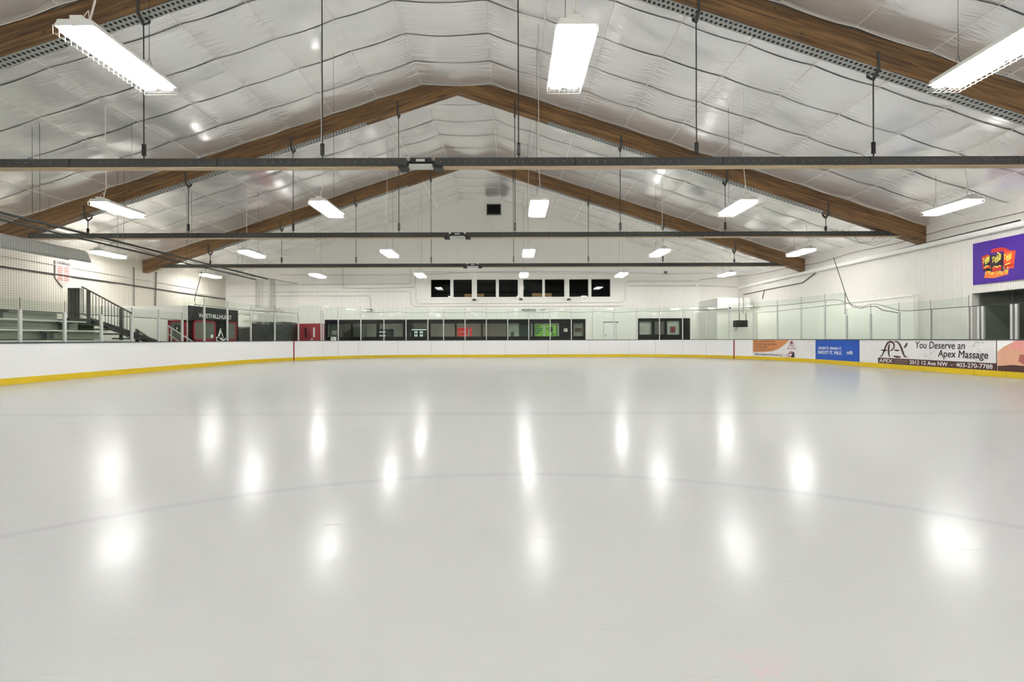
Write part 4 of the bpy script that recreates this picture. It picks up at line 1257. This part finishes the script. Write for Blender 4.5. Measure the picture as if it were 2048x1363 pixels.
cv_.build('cover', 'tarp', t, smooth=True)

# ---------------------------------------------------------------- skate club booth
BX, BY0, BY1, BZ = -14.0, 18.8, 22.15, 2.60
bo = thing('club_booth', 'black skating club booth with red framed windows beside the left boards', 'booth', (-16, 20.5, 0))
MB().box(WL + .01, BX - .04, BY0 + .0, BY1, 0, BZ - .02).build('walls', 'wall', bo)
MB().box(BX - .04, BX, BY0 - .02, BY1 + .02, 0, BZ).build('front_panel', 'blackgloss', bo)
fm = plane_map((BX, BY0, 0), (0, 1, 0), (0, 0, 1))
fm2 = lambda u, v, n: Vector((BX + n, BY0 + u, v))
BU = lambda px: 14.0 * F / (1020 - px) - BY0
def BV(px, py): return at(px, py, 14.0 * F / (1020 - px)).z
for (a, b, ya, yb) in ((385.5, 431, 639.5, 680), (452.5, 472.5, 642.5, 679)):
    zt, zb = BV(a, ya), EYE - .03; f_ = MB(); u0, u1 = BU(a), BU(b)
    for (p0, p1, q0_, q1_) in ((u0, u0 + .09, zb, zt), (u1 - .09, u1, zb, zt), (u0, u1, zt - .08, zt), (u0, u1, zb, zb + .09)):
        f_.box(BX + .002, BX + .03, BY0 + p0, BY0 + p1, q0_, q1_)
    w_ = f_.build('booth_window', 'red', bo)
    MB().box(BX + .001, BX + .010, BY0 + u0 + .09, BY0 + u1 - .09, zb + .09, zt - .08).build('shutter', 'mirrorg', w_)
tx = MB()
text_mb(tx, 'WESTHILLHURST', BU(397), BU(463), BV(430, 636.5), BV(430, 628.5), fm2, .01, .02)
text_mb(tx, 'SKATE', BU(404.5), BU(430), 1.01, 1.13, fm2, .01, .03); text_mb(tx, 'CLUB', BU(453), BU(471), 1.01, 1.13, fm2, .01, .03)
tx.build('lettering', 'whiteink', bo)
sk = MB(); S = lambda px, py: (BU(px), BV(px, py))
stroke(sk, [S(441, 656), S(439.5, 664), S(437, 672), S(441, 676), S(446, 680)], .14, fm2, .01)
stroke(sk, [S(433, 680), S(432, 676), S(436, 673), S(442, 675)], .10, fm2, .01)
stroke(sk, [S(446, 680), S(450, 678), S(451, 675)], .08, fm2, .01)
stroke(sk, [S(440, 657), S(444, 668), S(447, 677)], .05, fm2, .01)
stroke(sk, [S(432, 681), S(440, 683), S(449, 682)], .08, fm2, .01)
sk.build('skater_emblem', 'whiteink', bo)
MB().box(BX + .002, BX + .006, BY0 + BU(388), BY0 + BU(395), BV(391, 653), BV(391, 645)).build('photo_notice', 'brown', bo)
MB().box(BX + .012, BX + .016, BY0 + BU(421), BY0 + BU(425.5), BV(423, 675), BV(423, 669)).build('notice', 'whiteink', bo)
# red framed door on the near side of the booth
da, db = at(337, 680, BY0), at(373, 680, BY0); dz = at(355, 640, BY0).z
d_ = MB(); d_.box(da.x, da.x + .12, BY0 - .04, BY0, 0, dz).box(db.x - .12, db.x, BY0 - .04, BY0, 0, dz).box(da.x, db.x, BY0 - .04, BY0, dz - .08, dz).box(da.x, db.x, BY0 - .04, BY0, .9, 1.10)
dd = d_.build('booth_door', 'red', bo)
MB().box(da.x + .1, db.x - .1, BY0 - .02, BY0, 0, dz - .06).build('door_panel', 'mirrorg', dd)
cx_ = at(355, 657, BY0); MB().box(cx_.x - .11, cx_.x + .13, BY0 - .026, BY0 - .02, cx_.z - .16, cx_.z + .16).build('door_notice', 'black', dd)
fmd = plane_map((cx_.x, BY0 - .026, cx_.z), (1, 0, 0), (0, 0, 1)); e = MB()
stroke(e, [(-.04, .05), (0, 0), (.05, .02)], .03, fmd, .003); stroke(e, [(.02, .1), (0, 0), (-.03, -.09)], .03, fmd, .003); e.build('figure_print', 'whiteink', dd)

# ---------------------------------------------------------------- bleachers
t = thing('bleachers', 'grey aluminium bleachers behind the left glass', 'bleachers', (-15, 10, 0))
rows = [(-13.62, 1.09), (-14.42, 1.42), (-15.22, 1.76), (-16.02, 2.10)]
YB0, YB1 = 4.0, 15.45
ends = [15.45, 15.45, 15.45, 15.5, 15.5]
for (x, z), ye in zip(rows, ends):
    MB().box(x - .27, x + .02, YB0, ye, z - .045, z).build('seat_plank', 'bleach', t)
    MB().box(x - .80, x - .30, YB0, ye, z - .30, z - .27).build('foot_plank', 'bleach', t)
    ris = MB()
    for k in range(5): ris.box(x - .30 - .012 * (k % 2), x - .285, YB0, ye, z - .30 + .05 * k + .0, z - .30 + .05 * k + .047)
    for k in range(5): ris.box(x - .02 - .3, x - .30, YB0, ye, z - .62 + .06 * k, z - .62 + .06 * k + .055)
    ris.build('riser', 'bleachr', t)
for k in range(4):
    x, z = rows[k]; y = 5.0 + (1.2 if k % 2 else 0)
    while y < 15.2:
        b_ = MB(); b_.box(x - .16, x - .02, y - .22, y + .22, z - .10, z - .045).box(x - .20, x - .05, y - .10, y + .10, z - .33, z - .10)
        b_.build('seat_bracket', 'bleachd', t); y += 2.45
fr = MB()
for y in (5, 8.5, 12, 15.3):
    fr.prism([(-17.6, y, 0), (-13.5, y, 0), (-13.5, y, .7), (-17.6, y, 1.9)], (0, .06, 0))
fr.build('support_frame', 'bleachd', t)
MB().box(-17.66, -17.6, YB0, 15.5, 0, 1.95).build('back_frame', 'bleachd', t)

# stair at the far end with railing
t = thing('bleacher_stair', 'stair with dark sloping railing at the far end of the bleachers', 'stair', (-15, 16.2, 0))
YS = 16.0
for k in range(6):
    x = -13.3 - .53 * k
    MB().box(x - .55, x - .0, YS - .45, YS + .45, .95 + .17 * k - .0, .95 + .17 * k + .05).build('tread', 'bleachd', t)
MB().prism([(-12.9, YS + .40, .70), (-12.9, YS + .40, .90), (-16.1, YS + .40, 2.0), (-16.1, YS + .40, 1.75)], (0, .05, 0)).build('stringer', 'bleachd', t)
for (za, zb) in ((0, .25),): MB().box(-16.1, -15.9, YS - .45, YS + .45, 0, 1.9).box(-12.95, -12.9, YS - .45, YS + .45, 0, .7).build('support', 'bleachd', t)
rt, rb = at(164, 573, YS), at(263, 626, YS)
MB().tube([rt, rb], .028, 8).build('handrail', 'bleachd', t)
MB().tube([rt + Vector((0, 0, -1.0)), rb + Vector((0, 0, -.95))], .018, 6).build('bottom_rail', 'bleachd', t)
for k in range(16):
    f_ = (k + .5) / 16; q = rt.lerp(rb, f_); MB().tube([q, q + Vector((0, 0, -.99))], .011, 5).build('baluster', 'bleachd', t)
for px_, w_ in ((177, .075), (242, .075)):
    q = rt.lerp(rb, (px_ - 164) / 99); MB().tube([q + Vector((0, 0, -.02)), q + Vector((0, 0, -1.25))], .055, 8).build('rail_post', 'bleachd', t)
# gate posts at the top landing
t = thing('landing_guard', 'grey upright posts with a top rail at the head of the bleacher stair', 'guard rail', (-16.4, 15.8, 0))
for px_, w_ in ((140.5, .05), (149.5, .022), (156.5, .03), (163, .022)):
    q = at(px_, 575.5, 16.53); MB().box(q.x - w_, q.x + w_, 16.48, 16.58, 0, q.z).build('post', 'bleachd' if px_ < 160 else 'bleach', t)
a_, b_ = at(137, 576, 16.53), at(164, 579, 16.53); MB().box(a_.x, b_.x, 16.50, 16.56, a_.z - .04, a_.z).build('top_rail', 'bleachd', t)
MB().box(a_.x + .2, b_.x, 16.50, 16.56, a_.z - .47, a_.z - .44).build('middle_rail', 'bleachd', t)

# short dark stair rail beyond
t = thing('ramp_railing', 'low dark sloping rail between bleachers and booth', 'railing', (at(290, 680, 16.6).x, 16.6, 0))
a_, b_ = at(272, 658, 16.6), at(318, 688, 16.6)
MB().tube([a_, b_], .03, 8).build('handrail', 'bleachd', t); MB().tube([a_ + Vector((0, 0, -.28)), b_ + Vector((0, 0, -.28))], .022, 6).build('lower_rail', 'bleachd', t)
for f_ in (.06, .66): q = a_.lerp(b_, f_); MB().box(q.x - .05, q.x + .05, 16.56, 16.64, 0, q.z - .02).build('post', 'bleachd', t)
t = thing('booth_railing', 'pale metal stair rail in front of the red framed booth door', 'railing', (at(350, 680, 17.6).x, 17.6, 0))
a_, b_ = at(335.5, 651, 17.6), at(389, 685, 17.6)
MB().tube([a_, b_], .028, 8).build('handrail', 'alu', t); c0, c1 = at(337, 668, 17.6), at(366, 688, 17.6); MB().tube([c0, c1], .022, 8).build('lower_rail', 'alu', t)
for px_ in (335.5, 342.5): q = at(px_, 651 + (px_ - 335.5) * .64, 17.6); MB().tube([(q.x, 17.6, 0), (q.x, 17.6, q.z)], .026, 8).build('post', 'alu', t)

# ---------------------------------------------------------------- left side services
t = thing('radiant_heater', 'long grey radiant heater hood hanging over the bleachers', 'heater', (-15.5, 11, 3.9))
za, zb = EYE + 3.24, EYE + 2.80
prof = [(-15.95, za - .25), (-15.80, za - .02), (-15.62, za), (-15.35, za), (-15.25, za - .08), (-15.12, zb + .06), (-15.16, zb), (-15.32, za - .16), (-15.72, za - .16), (-15.92, zb + .1)]
MB().prism([(x, 5.0, z) for x, z in prof], (0, 10.55, 0)).build('hood', 'heater', t)
MB().tube([(-15.6, 5, zb + .18), (-15.6, 15.8, zb + .18)], .05, 8).build('burner_tube', 'steel', t)
for y in (6.5, 10, 14.5): MB().tube([(-15.5, y, za - .02), (-15.5, y, BOT(-15.5) + .6)], .006, 4).build('hanger', 'rod', t)
for X_, z_, r_, lab, y1_ in ((-12.55, EYE + 3.16, .035, 'right', 22.3), (-12.75, EYE + 3.03, .028, 'left', 21.6)):
    t = thing('net_rail', 'long dark rail pipe above the left net, %s of the pair' % lab, 'rail', (X_, 12, z_), 'rails above the left net')
    MB().tube([(X_, 2, z_), (X_, y1_, z_)], r_, 8).build('pipe', 'black', t)
    for y in (5.5, 11.5, 14, 17, 20.2): MB().tube([(X_, y, z_), (X_, y, foil_z(X_, y) - .02)], .006, 4).build('hanger', 'rod', t)
conL = lambda lab, pts, r, m_='pipew': tag(MB().tube(pts, r, 6).build('wall_conduit', m_), lab, 'pipe', 'pipes and conduits on the walls')
zc = EYE + .147 * 18.1
conL('dark conduit running the length of the left wall behind the net', [(WL + .04, 6, zc), (WL + .04, 20, zc - .02), (WL + .04, 27.4, zc - .06)], .028, 'cable')
conL('thin white conduit running high along the left wall', [(WL + .03, 6, EYE + 3.1), (WL + .03, 17, EYE + 3.02), (WL + .03, 25, EYE + 2.95), (WL + .03, 25, EYE + 2.72), (WL + .03, 27.4, EYE + 2.7)], .02)
yq = lambda px: -WL * F / (1020 - px)
conL('grey conduit loop forming a square on the left wall', [(WL + .03, yq(267), 4.6), (WL + .03, yq(267), EYE + 1.6), (WL + .03, yq(270), EYE + 1.52), (WL + .03, yq(310), EYE + 1.66), (WL + .03, yq(312), 4.6)], .025, 'mirrorg')
c = MB().tube([at(403, 543, 20), at(398, 565, 20), at(392, 585, 20), at(389, 600, 20), at(391, 608, 20), at(398, 610, 20), Vector((-14.45, 20, 2.595))], .014, 5)
tag(c.build('hanging_cable', 'cable'), 'thin dark cable hanging down to the black booth', 'cable')
# champions banner
by = 17.3
t = thing('champions_banner', 'white pointed champions banner with red lines on the left wall', 'banner', (WL + .05, by, 3.4))
yb_, ya_ = yq(109), yq(140); z1, z0 = EYE + 3.2, EYE + 2.15
fm = lambda u, v, n: Vector((WL + .05 + n, ya_ * 0 + min(ya_, yb_) + u, v)); wb = abs(ya_ - yb_)
MB().prism([(WL + .03, min(ya_, yb_), z1), (WL + .03, max(ya_, yb_), z1), (WL + .03, max(ya_, yb_), z0 + .35), (WL + .03, (ya_ + yb_) / 2, z0), (WL + .03, min(ya_, yb_), z0 + .35)], (.012, 0, 0)).build('cloth', mat('banner_cloth', srgb(196, 184, 176), .8), t)
text_mb(MB(), 'CHAMPIONS', .04, wb - .04, z1 - .14, z1 - .03, fm, .004, .02).build('title', 'ink', t)
b_ = MB()
for k in range(8): patch(b_, .08, wb * .46, z1 - .24 - .075 * k, z1 - .215 - .075 * k, fm, .004); patch(b_, wb * .54, wb - .08, z1 - .24 - .075 * k, z1 - .215 - .075 * k, fm, .004)
b_.build('name_lines', mat('faded_red_print', srgb(170, 70, 62), .6), t)

# ---------------------------------------------------------------- right far corner: loft box, hanging heater, conduits
lx0, lx1 = at(1434, 640, 25.2).x, WR - .17
struct(MB().box(lx0, WR, 25.2, WF, 0, 2.78).build('wall_corner_room', 'wall', keep=True))
struct(MB().box(lx0 - .02, at(1500, 600, 25.1).x, 25.1, WF, 2.78, 3.45).build('trim_6', 'white', keep=True))
a_, b_ = at(1473.5, 653.5, 24.6), at(1495.5, 640, 24.6)
t = thing('speaker_box', 'black box hanging on two rods in the far right corner', 'speaker', ((a_.x + b_.x) / 2, 24.8, a_.z))
MB().box(a_.x, b_.x, 24.6, 25.0, a_.z, b_.z).build('cabinet', 'black', t)
for px_ in (1478.5, 1492): q = at(px_, 640, 24.8); MB().tube([(q.x, 24.8, b_.z), (q.x, 24.8, b_.z + .42)], .02, 6).build('hanging_rod', 'black', t)
for px_ in (1481, 1489.5): q = at(px_, 640, 24.9); MB().tube([(q.x, 25.06, b_.z + .42), (q.x, 25.06, 3.5)], .012, 5).build('cable', 'cable', t)
MB().tube([at(1477, 653, 24.6), at(1471, 656, 24.6), at(1468, 660, 24.6), at(1471, 662, 24.6), at(1474, 658, 24.6), at(1473, 652, 24.6)], .01, 5).build('loop_cable', 'cable', t)
tag(MB().tube([at(1460.5, 615, 25.0) + Vector((.03 * math.cos(k), 0, .03 * math.sin(k))) * 0 + Vector((0, .04 * k, 0)) for k in range(3)], .045, 10).build('dome_camera', 'black'), 'small round black camera beside the far right corner glass', 'camera')
yr = lambda px: WR * F / (px - 1020)
conL('white conduit along the right wall below the roof, running into the corner', [(WR - .03, yr(1480), at(1480, 573, yr(1480)).z), (WR - .03, yr(1533), at(1533, 560, yr(1533)).z), (WR - .03, yr(1610), at(1610, 541, yr(1610)).z)], .04)
conL('dark cable running along the right wall and hooking down near the corner', [(WR - .03, yr(1488), at(1488, 589, yr(1488)).z), (WR - .03, yr(1530), at(1530, 580, yr(1530)).z), (WR - .03, yr(1607), at(1607, 565, yr(1607)).z), (WR - .03, yr(1632), at(1632, 546, yr(1632)).z)], .022, 'cable')
conL('short dark cable drooping from the right wall cable', [(WR - .03, yr(1530), at(1530, 580, yr(1530)).z), (WR - .03, yr(1528), at(1527, 588, yr(1528)).z), (WR - .03, yr(1526), at(1526, 597, yr(1526)).z)], .018, 'cable')
zz_ = lambda px, py: at(px, py, yr(px)).z
for lab, (pa, pb), r_ in (('upper dark cable of the pair running the length of the right wall', ((1640, 538), (2048, 440)), .022), ('lower dark cable of the pair running the length of the right wall', ((1640, 541), (2048, 449)), .018)):
    conL(lab, [(WR - .10, yr(pa[0]), zz_(*pa)), (WR - .10, yr((pa[0] + pb[0]) / 2), zz_((pa[0] + pb[0]) / 2, (pa[1] + pb[1]) / 2)), (WR - .10, yr(pb[0]), zz_(*pb))], r_, 'cable')
# tangle of cable on the middle tie beam
c = MB()
for k in range(4):
    x0_ = 1660 + 12 * k; y_ = 15.05
    c.tube([at(x0_, 458, y_), at(x0_ + 20, 470 + 4 * k, y_), at(x0_ + 50, 485 + 2 * k, y_), at(x0_ + 80, 484 - k, y_), at(x0_ + 92, 470, y_), at(x0_ + 80, 459, y_)], .005, 5)
tag(c.build('cable_tangle', 'cable'), 'tangle of dark cable looped over the right end of the middle tie beam', 'cable')
# faint wall bulkhead lamps
for j, (px_, py_) in enumerate(((1331, 546), (1392, 571))):
    t = tag(MB().box(fx(px_) - .08, fx(px_) + .08, WF - .14, WF - .02, wz(py_ + 2.5), wz(py_ - 2.5)).build('junction_box', 'mirrorg' if j == 0 else 'white'),
            ('grey junction box on the upper conduit right of the windows', 'white junction box on the lower conduit right of the windows')[j], 'junction box', 'junction boxes on the end wall')
